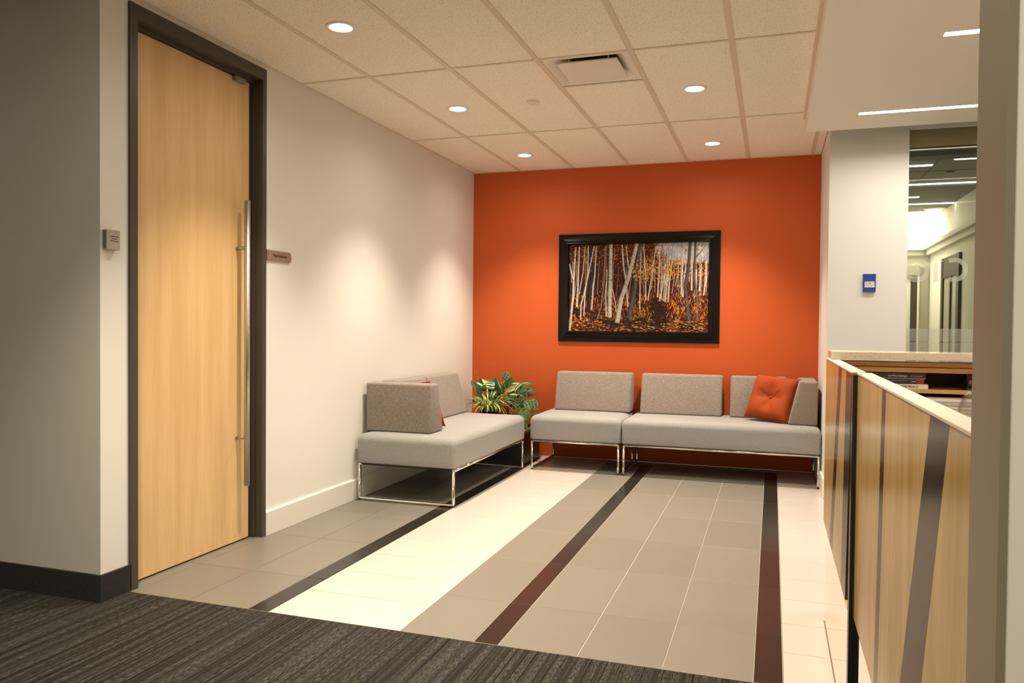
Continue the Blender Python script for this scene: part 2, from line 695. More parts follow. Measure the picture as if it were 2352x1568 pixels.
# pillar and wall under the window
bm = bmesh.new()
add_box(bm, (W, -1.03, 0), (3.57, 0.0, 2.75))
struct('wall_right', bm, 'paint_white', 'white pillar wall to the right of the seating')
struct('wall_right_sill', box((3.57, -1.03, 0), (6.2, -0.95, 0.95)), 'paint_white', 'low wall under the interior window')
struct('wall_office_side', box((6.2, -8.6, 0), (6.3, -0.95, 2.75)), 'paint_white', 'far side wall of the reception area')
struct('wall_office_lintel', box((3.57, -1.03, 2.56), (6.2, -0.96, 2.75)), 'paint_white', 'wall strip above the interior window')

# baseboards
struct('baseboard_left', prism([(0.0, 0), (0.016, 0), (0.016, 0.132), (0.010, 0.138), (0.0, 0.138)], 'y', -3.2255, -0.001),
       'paint_trim', 'white baseboard along the left wall')
struct('baseboard_right', prism([(W, 0), (W - 0.014, 0), (W - 0.014, 0.132), (W - 0.009, 0.138), (W, 0.138)], 'y', -1.03, -0.001),
       'paint_trim', 'white baseboard on the pillar')
bm = bmesh.new()
add_box(bm, (-3.0, -4.372, 0.002), (0.012, -4.3602, 0.118))
add_box(bm, (0.0, -4.3602, 0.002), (0.012, -4.203, 0.118))
struct('baseboard_hallway', bm, 'base_charcoal', 'dark charcoal carpet base around the wall corner')

# ---- post at the right edge of the frame
struct('wall_near_right', box((2.9405, -6.06, 0), (4.6, -5.965, 2.75)), 'paint_post', 'pale wall end at the right edge of the frame')
struct('trim_2', box((2.932, -6.062, 0), (2.9405, -5.94, 2.75)), 'paint_taupe', 'taupe painted end of the near wall')

# ---- ceiling with every panel and grid bar
ceil = struct('ceiling', box((-3.1, -8.6, H + 0.13), (6.3, 0.1, H + 0.2)), 'void_black', 'suspended ceiling of speckled acoustic panels in a beige grid')
MX = [0.4635 + 0.508 * k for k in range(-1, 6)]
CY = [0.0, -1.372, -2.879, -4.386, -5.893, -7.4, -8.6]
SOF_X = 2.908
LIGHTS = [(0.706, -0.645), (0.706, -2.120), (0.706, -3.605), (2.245, -0.645), (2.245, -2.120), (2.245, -3.605), (0.706, -5.09), (2.245, -5.09)]
TZ = H + 0.003


def holed_panel(x0, x1, y0, y1, c, r, n=48):
    bm = bmesh.new()
    ang = [2 * math.pi * k / n for k in range(n)]
    for cx_, cy_ in ((x0, y0), (x1, y0), (x1, y1), (x0, y1)):
        ang.append(math.atan2(cy_ - c[1], cx_ - c[0]) % (2 * math.pi))
    ang = sorted(set(round(a, 6) for a in ang))
    inner, outer = [], []
    for a in ang:
        dx, dy = math.cos(a), math.sin(a)
        ts = []
        if dx > 1e-6: ts.append((x1 - c[0]) / dx)
        if dx < -1e-6: ts.append((x0 - c[0]) / dx)
        if dy > 1e-6: ts.append((y1 - c[1]) / dy)
        if dy < -1e-6: ts.append((y0 - c[1]) / dy)
        t = min(ts)
        inner.append(bm.verts.new((c[0] + r * dx, c[1] + r * dy, TZ)))
        outer.append(bm.verts.new((c[0] + t * dx, c[1] + t * dy, TZ)))
    k = len(ang)
    for i in range(k):
        j = (i + 1) % k
        bm.faces.new((inner[i], inner[j], outer[j], outer[i]))
    g = bmesh.ops.extrude_face_region(bm, geom=bm.faces[:])
    bmesh.ops.translate(bm, verts=[v for v in g['geom'] if isinstance(v, bmesh.types.BMVert)], vec=(0, 0, 0.015))
    bmesh.ops.recalc_face_normals(bm, faces=bm.faces[:])
    return bm


panel_cache = {}


def ceiling_panel(x0, x1, y0, y1):
    x0, x1 = x0 + 0.001, x1 - 0.001
    y0, y1 = y0 + 0.001, y1 - 0.001
    for c in LIGHTS:
        if x0 < c[0] < x1 and y0 < c[1] < y1:
            return obj('ceiling_panel', holed_panel(x0, x1, y0, y1, c, 0.056), 'ceiling_panel', ceil)
    k = (round(x1 - x0, 3), round(y1 - y0, 3))
    if k not in panel_cache:
        bm = box((-k[0] / 2, -k[1] / 2, 0), (k[0] / 2, k[1] / 2, 0.015))
        me = bpy.data.meshes.new('ceiling_panel')
        bm.to_mesh(me)
        bm.free()
        me.materials.append(MATS['ceiling_panel'])
        panel_cache[k] = me
    return part('ceiling_panel', panel_cache[k], ceil, ((x0 + x1) / 2, (y0 + y1) / 2, TZ))


cols = [0.0] + MX[1:] + [W]
for j in range(len(CY) - 1):
    ya, yb = CY[j + 1], CY[j]
    for i in range(len(cols) - 1):
        xa, xb = cols[i], cols[i + 1]
        if abs(xa - MX[3]) < 0.01 and j == 1:      # the bay that holds the air diffuser
            ceiling_panel(xa, xb, -2.371 + 0.0, yb)
            continue
        if xb > SOF_X and j > 0:
            xb = SOF_X + 0.02
            if xa > xb - 0.03:
                continue
        ceiling_panel(xa, xb, ya, yb)
# grid bars: hat profile strips
for xm in MX[1:]:
    y1 = -1.2 if xm > SOF_X else 0.0
    y0 = -8.6 if xm < SOF_X else -1.2
    if xm > SOF_X:
        y1 = 0.0
    obj('grid_bar', box((xm - 0.015, y0, H - 0.001), (xm + 0.015, y1, H + 0.0025)), 'grid_metal', ceil)
for yc in CY[1:-1]:
    obj('cross_bar', box((0.0, yc - 0.011, H), (SOF_X, yc + 0.011, H + 0.0022)), 'grid_metal', ceil)
obj('cross_bar', box((MX[3] + 0.015, -2.371 - 0.011, H), (MX[4] - 0.015, -2.371 + 0.011, H + 0.0022)), 'grid_metal', ceil)
obj('edge_angle', box((0.0, -8.6, H - 0.0005), (0.018, 0.0, H + 0.0015)), 'grid_metal', ceil)
obj('edge_angle', box((0.018, -0.018, H - 0.0005), (W, 0.0, H + 0.0015)), 'grid_metal', ceil)
obj('edge_angle', box((SOF_X - 0.018, -8.6, H - 0.0005), (SOF_X, -1.2, H + 0.0015)), 'grid_metal', ceil)

# hallway ceiling to the left of the corner
struct('ceiling_hallway', box((-3.1, -8.6, H), (0.0, -4.36, H + 0.02)), 'ceiling_panel', 'hallway ceiling left of the corner')

# ---- soffit over the reception desk with slots cut for two linear lights
SZ = 2.545
bm = bmesh.new()
SLOTS = [(3.205, 4.75, -1.60), (3.435, 4.75, -2.93), (3.435, 4.75, -4.4)]
hw = 0.026
ys = [-8.6]
for x0, x1, yc in sorted(SLOTS, key=lambda s: s[2]):
    ys += [yc - hw, yc + hw]
ys.append(-1.2)
for i in range(len(ys) - 1):
    a, b = ys[i], ys[i + 1]
    slot = [s for s in SLOTS if abs((a + b) / 2 - s[2]) < 0.001]
    if slot:
        add_box(bm, (SOF_X, a, SZ), (slot[0][0], b, H + 0.12))
        add_box(bm, (slot[0][1], a, SZ), (6.2, b, H + 0.12))
        add_box(bm, (slot[0][0], a, SZ + 0.05), (slot[0][1], b, H + 0.12))
    else:
        add_box(bm, (SOF_X, a, SZ), (6.2, b, H + 0.12))
bmesh.ops.remove_doubles(bm, verts=bm.verts[:], dist=0.0001)
struct('ceiling_soffit', bm, 'paint_soffit', 'smooth dropped soffit above the reception desk')
LAB = ['linear slot light in the soffit nearest the white pillar', 'short visible linear slot light in the soffit near the top right corner',
       'linear slot light in the soffit out of frame above the desk']
for (x0, x1, yc), lab in zip(SLOTS, LAB):
    r = empty('linear_light', ((x0 + x1) / 2, yc, SZ))
    tag(r, lab, 'ceiling light', 'linear lights in the soffit')
    obj('diffuser', box((x0 + 0.002, yc - hw + 0.003, SZ + 0.012), (x1 - 0.002, yc + hw - 0.003, SZ + 0.022)), 'tube_glow', r)
    bm = bmesh.new()
    add_box(bm, (x0, yc - hw, SZ + 0.002), (x1, yc - hw + 0.003, SZ + 0.03))
    add_box(bm, (x0, yc + hw - 0.003, SZ + 0.002), (x1, yc + hw, SZ + 0.03))
    add_box(bm, (x0, yc - hw, SZ + 0.03), (x1, yc + hw, SZ + 0.036))
    obj('housing', bm, 'enamel_white', r)

# ================================================================== DOOR
door = empty('door_1', (0, -3.70, 0))
tag(door, 'tall pale maple door in a dark grey frame', kind='structure')
fr = bmesh.new()
prof = 0.012
# casing and reveal: jambs and head, each an L shape with a stop
for ya, yb, yi in ((DY0 - 0.045, DY0, 1), (DY1 + 0.036, DY1, -1)):
    lo, hi = min(ya, yb), max(ya, yb)
    add_box(fr, (-0.10, lo + 0.001, 0), (prof, hi, 2.612))
    s0, s1 = (hi, hi + 0.012) if yi > 0 else (lo - 0.012, lo)
    add_box(fr, (-0.10, s0, 0), (-0.035, s1, 2.548))
add_box(fr, (-0.10, DY0, 2.548), (prof, DY1, 2.612))
add_box(fr, (-0.10, DY0, 2.530), (-0.035, DY1, 2.548))
obj('door_frame', fr, 'frame_grey', door)
leaf = obj('door_leaf', box((-0.10, DY0 + 0.013, 0.008), (-0.055, DY1 - 0.030, 2.526), 0.0015, 1), 'maple_door', door)
obj('hinge_edge', box((-0.098, DY1 - 0.029, 0.008), (-0.060, DY1 - 0.013, 2.526)), 'frame_grey', door)
HX, HY = 0.012, -3.394
hb = tube([(HX, HY, 0.318), (HX, HY, 1.862)], 0.0155, 20)
handle = obj('handle', hb, 'brushed_steel', door)
for z in (0.577, 1.606):
    obj('standoff', tube([(-0.055, HY, z), (HX - 0.006, HY, z)], 0.0105, 16), 'brushed_steel', handle)
    obj('rosette', tube([(-0.055, HY, z), (-0.051, HY, z)], 0.0125, 16), 'brushed_steel', handle)
obj('stop_bracket', box((-0.0545, -3.435, 2.500), (-0.030, -3.350, 2.526), 0.003), 'paint_taupe', door)

# ================================================================== WALL FITTINGS
# thermostat
t = empty('thermostat', (0.0, -4.315, 1.505))
tag(t, 'small grey wall sensor box with side vents left of the door', 'thermostat')
obj('housing', box((0.001, -4.350, 1.508), (0.028, -4.279, 1.594), 0.003), 'plastic_grey', t)
for k in range(13):
    z = 1.516 + k * 0.0058
    obj('vent_slot', box((0.006, -4.3508, z), (0.021, -4.3495, z + 0.0032)), 'plastic_dark', t)
for k, (z, w_) in enumerate(((1.5640, 0.046), (1.5540, 0.030), (1.5440, 0.046))):
    obj('printed_line', box((0.0279, -4.312 - w_ / 2, z), (0.0286, -4.312 + w_ / 2, z + 0.0034)), 'print_brown', t)

# room sign
s = empty('room_sign', (0.0, -3.09, 1.555))
tag(s, 'bronze name plate with one rounded end on the wall beside the door', 'sign')
poly = [(-3.212, 1.5555), (-3.000, 1.5555)]
for k in range(9):
    a = -math.pi / 2 + math.pi * k / 8
    poly.append((-3.000 + 0.020 * math.cos(a), 1.5855 + 0.030 * math.sin(a)))
poly += [(-3.000, 1.6155), (-3.212, 1.6155)]
obj('plate', prism(poly, 'x', 0.001, 0.009), 'sign_bronze', s)
obj('end_cap', box((0.001, -3.2215, 1.5545), (0.012, -3.2115, 1.6165)), 'brushed_steel', s)
text_mesh('lettering', 'Wapiti Boardroom', 0.0235, 'print_brown', s, (0.0093, -3.158, 1.580), (0, 1, 0), (0, 0, 1), bold=0.0006, width=0.130)

# blue box on the pillar
b = empty('call_box', (3.342, -1.03, 1.455))
tag(b, 'small blue wall box with white printed label on the white pillar', 'wall box')
obj('housing', box((3.302, -1.052, 1.456), (3.382, -1.0305, 1.580), 0.003), 'box_blue', b)
obj('cover_flap', box((3.310, -1.0545, 1.530), (3.374, -1.052, 1.553), 0.0008, 1), 'box_blue', b)
lab = obj('printed_label', box((3.311, -1.0535, 1.486), (3.374, -1.0515, 1.527)), 'print_white', b)
dm = bmesh.new()
for sc, off in ((1.0, 0),):
    c0 = V((3.3425, -1.0537, 1.5145))
    o_ = [c0 + V((0.009, 0, 0)), c0 + V((0, 0, 0.0085)), c0 + V((-0.009, 0, 0)), c0 + V((0, 0, -0.0085))]
    i_ = [c0 + (p - c0) * 0.5 for p in o_]
    ov = [dm.verts.new(p) for p in o_]
    iv = [dm.verts.new(p) for p in i_]
    for k in range(4):
        dm.faces.new((ov[k], ov[(k + 1) % 4], iv[(k + 1) % 4], iv[k]))
bmesh.ops.recalc_face_normals(dm, faces=dm.faces[:])
obj('red_diamond', dm, 'print_red', lab)
for x0, x1, z in ((3.314, 3.328, 1.518), (3.357, 3.371, 1.518), (3.314, 3.329, 1.509), (3.366, 3.371, 1.509), (3.314, 3.337, 1.4995), (3.348, 3.370, 1.4995), (3.328, 3.360, 1.491)):
    obj('printed_line', box((x0, -1.0539, z), (x1, -1.0534, z + 0.0028)), 'print_grey', lab)

# ================================================================== CEILING FITTINGS
DL = ['downlight by the left wall nearest the orange wall', 'downlight by the left wall, middle of its row of three',
      'downlight above the maple door, nearest of the left row', 'downlight right of the painting nearest the orange wall',
      'downlight beyond the air diffuser on the right, second from the orange wall', 'downlight on the right row out of frame above the desk side',
      'downlight on the left row above the carpet', 'downlight on the right row above the carpet']
for (x, y), l in zip(LIGHTS, DL):
    d = empty('downlight', (x, y, H))
    tag(d, 'round white recessed ' + l, 'ceiling light', 'recessed downlights')
    obj('trim_ring', lathe([(0.050, 0.004), (0.053, -0.003), (0.066, -0.004), (0.072, -0.0015), (0.073, 0.0025)], (x, y, H), 40), 'can_white', d)
    obj('reflector_can', lathe([(0.051, 0.003), (0.046, 0.06), (0.0, 0.06)], (x, y, H), 32), 'can_white', d)
    obj('lens', disc((x, y, H + 0.016), 0.0465), 'lens_glow', d)
    ld = bpy.data.lights.new('downlight_beam', 'SPOT')
    ld.energy = SPOT_W
    ld.color = WARM
    ld.spot_size = math.radians(90)
    ld.spot_blend = 1.0
    ld.shadow_soft_size = 0.035
    lo = bpy.data.objects.new('downlight_beam', ld)
    COL.objects.link(lo)
    lo.parent = d
    lo.location = (0, 0, -0.002)

# air diffuser
dfx0, dfx1, dfy0, dfy1 = MX[3] + 0.0125, MX[4] - 0.0125, -2.879 + 0.011, -2.371 - 0.011
cxm, cym = (dfx0 + dfx1) / 2, (dfy0 + dfy1) / 2
ad = empty('air_diffuser', (cxm, cym, H))
tag(ad, 'square white plaque air diffuser set in the ceiling grid', 'vent')
bm = bmesh.new()
prof = [(0.2405, 0.003), (0.226, 0.001), (0.214, 0.004), (0.200, 0.012), (0.180, 0.026), (0.158, 0.040), (0.140, 0.060), (0.135, 0.085)]
rings = []
for r, z in prof:
    rings.append([bm.verts.new((cxm + sx * r, cym + sy * r, H + z)) for sx, sy in ((-1, -1), (1, -1), (1, 1), (-1, 1))])
for A, B in zip(rings, rings[1:]):
    for k in range(4):
        bm.faces.new((A[k], A[(k + 1) % 4], B[(k + 1) % 4], B[k]))
obj('bowl', bm, 'enamel_white', ad)
obj('duct_opening', box((cxm - 0.15, cym - 0.15, H + 0.085), (cxm + 0.15, cym + 0.15, H + 0.09)), 'void_black', ad)
obj('plaque', box((cxm - 0.168, cym - 0.168, H - 0.006), (cxm + 0.168, cym + 0.168, H + 0.004), 0.003), 'enamel_white', ad)
for sx in (-1, 1):
    obj('hanger', box((cxm + sx * 0.11 - 0.003, cym - 0.12, H + 0.004), (cxm + sx * 0.11 + 0.003, cym - 0.114, H + 0.085)), 'enamel_white', ad)

sd = obj('sprinkler_cover', lathe([(0.0005, -0.010), (0.036, -0.010), (0.043, -0.006), (0.044, 0.003)], (1.230, -2.129, H), 32), 'enamel_white')
tag(sd, 'flat round beige cover plate on a ceiling panel between the downlights', 'ceiling plate')

# ================================================================== SOFAS
def rounded_seat(x0, x1, y0, y1, z0, z1):
    """loft of rounded rectangles: softly rolled top edge, slightly crowned top"""
    bm = bmesh.new()
    R = 0.050
    prof = [(0.012, z0), (0.003, z0 + 0.003), (0.0, z0 + 0.010), (0.0, z0 + 0.06), (0.0, z1 - R - 0.03)]
    for k in range(9):
        a = math.pi / 2 * k / 8
        prof.append((R * (1 - math.cos(a)), z1 - 0.004 - R + R * math.sin(a)))
    prof += [(0.09, z1 - 0.0015), (0.16, z1)]
    rings = []
    for d, z in prof:
        rc_ = max(0.032 - d * 0.4, 0.008)
        ring_ = []
        for cx_, cy_, a0 in ((x1 - d - rc_, y0 + d + rc_, -90), (x1 - d - rc_, y1 - d - rc_, 0), (x0 + d + rc_, y1 - d - rc_, 90), (x0 + d + rc_, y0 + d + rc_, 180)):
            for q in range(5):
                a = math.radians(a0 + 90 * q / 4)
                ring_.append(bm.verts.new((cx_ + rc_ * math.cos(a), cy_ + rc_ * math.sin(a), z)))
        rings.append(ring_)
    n = len(rings[0])
    for A, B in zip(rings, rings[1:]):
        for k in range(n):
            bm.faces.new((A[k], A[(k + 1) % n], B[(k + 1) % n], B[k]))
    bm.faces.new(rings[0][::-1])
    bm.faces.new(rings[-1])
    return bm


def wedge(axis, a, b, base, top, z0, z1, r=0.016):
    """bolster: base=(p,q) and top=(p,q) limits across, extruded a..b along axis"""
    poly = [(base[0], z0), (base[1], z0), (top[1], z1), (top[0], z1)]
    bm = prism(poly, axis, a, b, r, 4)
    return bm


def chrome_frame(root, x0, x1, y0, y1, ztop, ends):
    """two sled loops at the ends plus two long rails; ends='x' loops lie in yz planes"""
    r = 0.0105
    loops = []
    if ends == 'x':
        for x in (x0, x1):
            loops.append([(x, y0, ztop), (x, y0, r), (x, y1, r), (x, y1, ztop)])
        rails = [[(x0, y0, ztop), (x1, y0, ztop)], [(x0, y1, ztop), (x1, y1, ztop)]]
    else:
        for y in (y0, y1):
            loops.append([(x0, y, ztop), (x0, y, r), (x1, y, r), (x1, y, ztop)])
        rails = [[(x0, y0, ztop), (x0, y1, ztop)], [(x1, y0, ztop), (x1, y1, ztop)]]
    for p in loops:
        lg = obj('sled_leg', tube(round_path(p, 0.018), r, 12), 'chrome', root)
        for q in (p[1], p[2]):
            obj('glide', tube([(q[0], q[1], 0.0), (q[0], q[1], 0.006)], 0.009, 10), 'rubber_black', lg)
    for p in rails:
        obj('rail', tube(p, r, 12), 'chrome', root)


SZ0, SZ1 = 0.254, 0.458


def sofa(name, lab, x0, x1, y0, y1, ends, back, arm=None):
    root = empty(name, ((x0 + x1) / 2, (y0 + y1) / 2, 0))
    tag(root, lab, 'sofa')
    o = obj('seat_cushion', rounded_seat(x0, x1, y0, y1, SZ0, SZ1), 'fabric_seat', root)
    smooth_by_angle(o, 50)
    zc = SZ1 - 0.050
    for xa in (x0, x1):
        obj('seam', tube([(xa, y0 + 0.03, zc), (xa, y1 - 0.03, zc)], 0.0018, 6), 'fabric_seat', root)
    obj('seat_base', box((x0 + 0.03, y0 + 0.03, SZ0 - 0.016), (x1 - 0.03, y1 - 0.03, SZ0 + 0.004)), 'rubber_black', root)
    for bmk in back:
        c = obj('back_cushion', bmk, 'fabric_back', root)
        smooth_by_angle(c, 50)
    if arm:
        c = obj('arm_cushion', arm, 'fabric_back', root)
        smooth_by_angle(c, 50)
    chrome_frame(root, x0 + 0.018, x1 - 0.018, y0 + 0.018, y1 - 0.018, SZ0 - 0.013, ends)
    return root


BZ0, BZ1 = SZ1 + 0.001, 0.795
sofa('sofa', 'two seat grey sofa along the white left wall with arm cushion nearest the door',
     0.022, 0.752, -2.232, -0.700, 'y',
     [wedge('y', -1.880, -1.390, (0.030, 0.245), (0.030, 0.155), BZ0, BZ1),
      wedge('y', -1.375, -0.730, (0.030, 0.245), (0.030, 0.155), BZ0, BZ1)],
     wedge('x', 0.026, 0.520, (-2.110, -1.890), (-2.110, -1.975), BZ0, BZ1))
sofa('sofa_chair', 'single grey armless sofa module between the potted plants and the long sofa',
     0.795, 1.560, -0.715, -0.015, 'x',
     [wedge('x', 0.880, 1.555, (-0.255, -0.035), (-0.165, -0.035), BZ0, BZ1)])
sofa('sofa', 'two seat grey sofa under the painting with an orange pillow at its right end',
     1.568, 3.070, -0.715, -0.015, 'x',
     [wedge('x', 1.640, 2.318, (-0.255, -0.035), (-0.165, -0.035), BZ0, BZ1),
      wedge('x', 2.385, 2.826, (-0.255, -0.035), (-0.165, -0.035), BZ0, BZ1)],
     wedge('y', -0.600, -0.080, (2.832, 3.045), (2.915, 3.045), BZ0, BZ1))


# pillows
def pillow_bm(size, thick, n=28):
    bm = bmesh.new()
    grid = {}
    for side in (1, -1):
        for i in range(n + 1):
            for j in range(n + 1):
                u, v = 2 * i / n - 1, 2 * j / n - 1
                edge = (i in (0, n) or j in (0, n))
                if edge and side < 0:
                    grid[(side, i, j)] = grid[(1, i, j)]
                    continue
                # pinched sides between pulled-out corners
                ux = u * (1 - 0.045 * (1 - v * v) ** 1.0 * abs(u))
                vx = v * (1 - 0.045 * (1 - u * u) ** 1.0 * abs(v))
                h = ((1 - u ** 4) * (1 - v ** 4)) ** 0.55
                rr = math.hypot(u, v)
                h -= 0.95 * math.exp(-(rr / 0.30) ** 1.1)
                a = math.atan2(v, u)
                crease = (0.5 + 0.5 * math.cos(4 * a)) * math.exp(-((rr - 0.40) / 0.30) ** 2) * 0.20
                crease += (0.5 + 0.5 * math.cos(11 * a + 1.0)) * math.exp(-((rr - 0.32) / 0.2) ** 2) * 0.10
                h = max(h - crease, 0.02) if not edge else 0.0
                grid[(side, i, j)] = bm.verts.new((ux * size / 2, vx * size / 2, side * h * thick / 2))
        for i in range(n):
            for j in range(n):
                q = [grid[(side, i, j)], grid[(side, i + 1, j)], grid[(side, i + 1, j + 1)], grid[(side, i, j + 1)]]
                f = bm.faces.new(q if side > 0 else q[::-1])
                f.smooth = True
    return bm


def pillow(lab, center, size, thick, rot):
    root = empty('throw_pillow', center)
    tag(root, lab, 'pillow', 'orange throw pillows')
    R = rot.to_4x4()
    bm = pillow_bm(size, thick)
    bmesh.ops.transform(bm, matrix=R, verts=bm.verts[:])
    bmesh.ops.translate(bm, verts=bm.verts[:], vec=center)
    obj('cover', bm, 'pillow_orange', root)
    for s_ in (1, -1):
        bm = bmesh.new()
        bmesh.ops.create_uvsphere(bm, u_segments=12, v_segments=8, radius=0.012)
        bmesh.ops.scale(bm, vec=(1, 1, 0.5), verts=bm.verts[:])
        bmesh.ops.translate(bm, verts=bm.verts[:], vec=(0, 0, s_ * thick * 0.14))
        bmesh.ops.transform(bm, matrix=R, verts=bm.verts[:])
        bmesh.ops.translate(bm, verts=bm.verts[:], vec=center)
        obj('button', bm, 'pillow_orange', root, smooth=True)
    # flat piped edge
    e = size / 2 - 0.004
    pts = []
    for k in range(4):
        c0 = [(-1, -1), (1, -1), (1, 1), (-1, 1)][k]
        c1 = [(-1, -1), (1, -1), (1, 1), (-1, 1)][(k + 1) % 4]
        for q in range(8):
            f = q / 8
            u, v = c0[0] + (c1[0] - c0[0]) * f, c0[1] + (c1[1] - c0[1]) * f
            ux = u * (1 - 0.045 * (1 - v * v) * abs(u))
            vx = v * (1 - 0.045 * (1 - u * u) * abs(v))
            pts.append(R @ V((ux * size / 2, vx * size / 2, 0)) + V(center))
    obj('piping', tube(pts, 0.004, 6, True), 'pillow_orange', root)
    return root


def rot_axes(nrm, up):
    z = V(nrm).normalized()
    y = (V(up) - z * V(up).dot(z)).normalized()
    x = y.cross(z)
    return Matrix((x, y, z)).transposed()


pillow('orange tufted pillow leaning in the right corner of the long sofa', (2.715, -0.405, 0.643), 0.372, 0.15,
       rot_axes((-0.42, -0.80, 0.42), (0.16, 0.14, 1)))
pillow('orange pillow tucked behind the arm cushion of the left wall sofa', (0.300, -1.800, 0.622), 0.345, 0.12,
       rot_axes((0.30, 0.90, 0.36), (-0.22, -0.3, 1)))


# ================================================================== PAINTING
def painting():
    root = empty('framed_painting', (1.561, 0.0, 1.065))
    tag(root, 'large framed painting of autumn birch trees on the orange wall', 'painting')
    X0, X1, Z0, Z1 = 0.846, 2.278, 1.062, 2.034
    F = 0.098
    # moulded frame with mitred corners
    prof = [(0.0, 0.0), (0.0, 0.015), (0.006, 0.018), (0.018, 0.018), (0.022, 0.0165), (0.045, 0.019), (0.062, 0.024), (0.074, 0.031), (0.081, 0.038), (0.087, 0.040), (0.091, 0.039), (0.097, 0.020), (0.098, 0.004)]
    cor = [(X0, Z0, 1, 1), (X1, Z0, -1, 1), (X1, Z1, -1, -1), (X0, Z1, 1, -1)]
    names = ['frame_rail', 'frame_stile', 'frame_rail', 'frame_stile']
    for k in range(4):
        bm = bmesh.new()
        ends = []
        for c in (cor[k], cor[(k + 1) % 4]):
            ends.append([bm.verts.new((c[0] + c[2] * p, -0.002 - d, c[1] + c[3] * p)) for p, d in prof])
        for i in range(len(prof) - 1):
            bm.faces.new((ends[0][i], ends[1][i], ends[1][i + 1], ends[0][i + 1]))
        bmesh.ops.recalc_face_normals(bm, faces=bm.faces[:])
        obj(names[k], bm, 'frame_black', root)
    a0, a1, b0, b1 = X0 + F - 0.003, X1 - F + 0.003, Z0 + F - 0.003, Z1 - F + 0.003
    obj('inner_lip', tube([(a0 + 0.002, -0.017, b0), (a1 - 0.002, -0.017, b0)], 0.0022, 6), 'metal_strip', root)
    # the picture itself: flat paint strokes
    rnd = random.Random(11)
    vs_, fs, cs = [], [], []
    layer = [0]
    px = lambda x: a0 + (x - 212) / (2002 - 212) * (a1 - a0)
    pz = lambda y: b1 - (y - 212) / (1345 - 212) * (b1 - b0)

    def quad(pts, col):
        n = len(vs_)
        y = -0.0085 - len(fs) * 4e-7
        for p in pts:
            x_, z_ = min(max(px(p[0]), a0), a1), min(max(pz(p[1]), b0), b1)
            vs_.append((x_, y, z_))
        fs.append(tuple(range(n, n + len(pts))))
        cs.append(col)

    def jit(c, j):
        f = 1 + rnd.uniform(-j, j)
        return (min(c[0] * f, 1), min(c[1] * f * (1 + rnd.uniform(-j, j) * 0.3), 1), min(c[2] * f, 1), 1)

    def dab(x, y, l, w_, ang, col):
        c_, s_ = math.cos(ang), math.sin(ang)
        P = [(x - c_ * l, y - s_ * l), (x - s_ * w_, y + c_ * w_), (x + c_ * l, y + s_ * l), (x + s_ * w_, y - c_ * w_)]
        quad(P, col)

    dark = srgb(38, 22, 14)
    brown = srgb(92, 42, 18)
    rust = srgb(132, 60, 26)
    ochre = srgb(196, 126, 48)
    gold = srgb(220, 168, 86)
    pale = srgb(222, 218, 214)
    quad([(212, 212), (2002, 212), (2002, 1345), (212, 1345)], srgb(72, 34, 18))
    layer[0] = 0.0001
    # sky glow top right
    quad([(1440, 212), (2002, 212), (2002, 430), (1900, 455), (1640, 440), (1500, 400)], srgb(206, 204, 206))
    for k in range(620):
        x = rnd.uniform(1330, 2000)
        top = 470 if x > 1480 else 360
        y = rnd.uniform(212, top)
        dab(x, y, rnd.uniform(20, 60), rnd.uniform(5, 12), math.pi / 2 + rnd.uniform(-.1, .1), jit(rnd.choice([srgb(196, 196, 204), srgb(170, 172, 186), srgb(225, 220, 215)]), .1))
    layer[0] = 0.0002
    # hazy shapes of foliage
    for k in range(4600):
        x, y = rnd.uniform(212, 2002), rnd.uniform(212, 1000)
        if x > 1430 and y < 430 and rnd.random() < 0.95:
            continue
        if x < 620 and y > 560:
            cset = [dark, dark, brown, rust]
        elif 560 < x < 1000 and 380 < y < 900:
            cset = [dark, dark, brown, brown, ochre, rust]
        elif x > 1150 and 380 < y < 720:
            cset = [gold, ochre, gold, rust, ochre, brown]
        elif y < 480:
            cset = [ochre, rust, brown, dark, ochre, rust]
        else:
            cset = [rust, brown, rust, dark, srgb(130, 40, 20)]
        dab(x, y, rnd.uniform(7, 20), rnd.uniform(3, 8), rnd.uniform(0, math.pi), jit(rnd.choice(cset), .35))
    layer[0] = 0.0003
    # dark depths between the stems
    for k in range(1500):
        x, y = rnd.uniform(212, 1700), rnd.gauss(690, 150)
        if y > 980 or (x > 1150 and y < 640) or y < 230:
            continue
        dab(x, y, rnd.uniform(14, 46), rnd.uniform(3, 8), math.pi / 2 + rnd.uniform(-.3, .3), jit(rnd.choice([dark, dark, srgb(58, 30, 18), srgb(50, 34, 36), brown]), .3))
    for k in range(500):
        x, y = rnd.uniform(212, 1150), rnd.uniform(230, 620)
        dab(x, y, rnd.uniform(8, 22), rnd.uniform(4, 9), rnd.uniform(0, 3.1), jit(rnd.choice([dark, srgb(66, 34, 18), srgb(84, 50, 48)]), .3))
    # ground and path
    for k in range(2600):
        y = 860 + 485 * rnd.random() ** 0.75
        x = rnd.uniform(212, 2002)
        pathx = 1330 + 110 * math.sin((y - 900) / 140.0) - (y - 900) * 0.12 + rnd.gauss(0, 28)
        onpath = abs(x - pathx) < 40 + (y - 900) * 0.34 and y > 905
        if onpath:
            cset = [dark, dark, srgb(52, 30, 18), brown, srgb(70, 40, 22)]
            if y > 1180:
                cset += [gold, brown]
            ang = rnd.uniform(-.25, .25)
        elif y > 1180:
            cset = [ochre, gold, rust, brown, dark, dark, srgb(176, 80, 30), srgb(120, 50, 24)]
            ang = rnd.uniform(-.4, .3)
        else:
            cset = [rust, ochre, srgb(190, 104, 34), brown, dark, dark, srgb(205, 120, 50)]
            if x < 700:
                cset += [dark, brown, rust]
            ang = math.pi / 2 + rnd.uniform(-.6, .6)
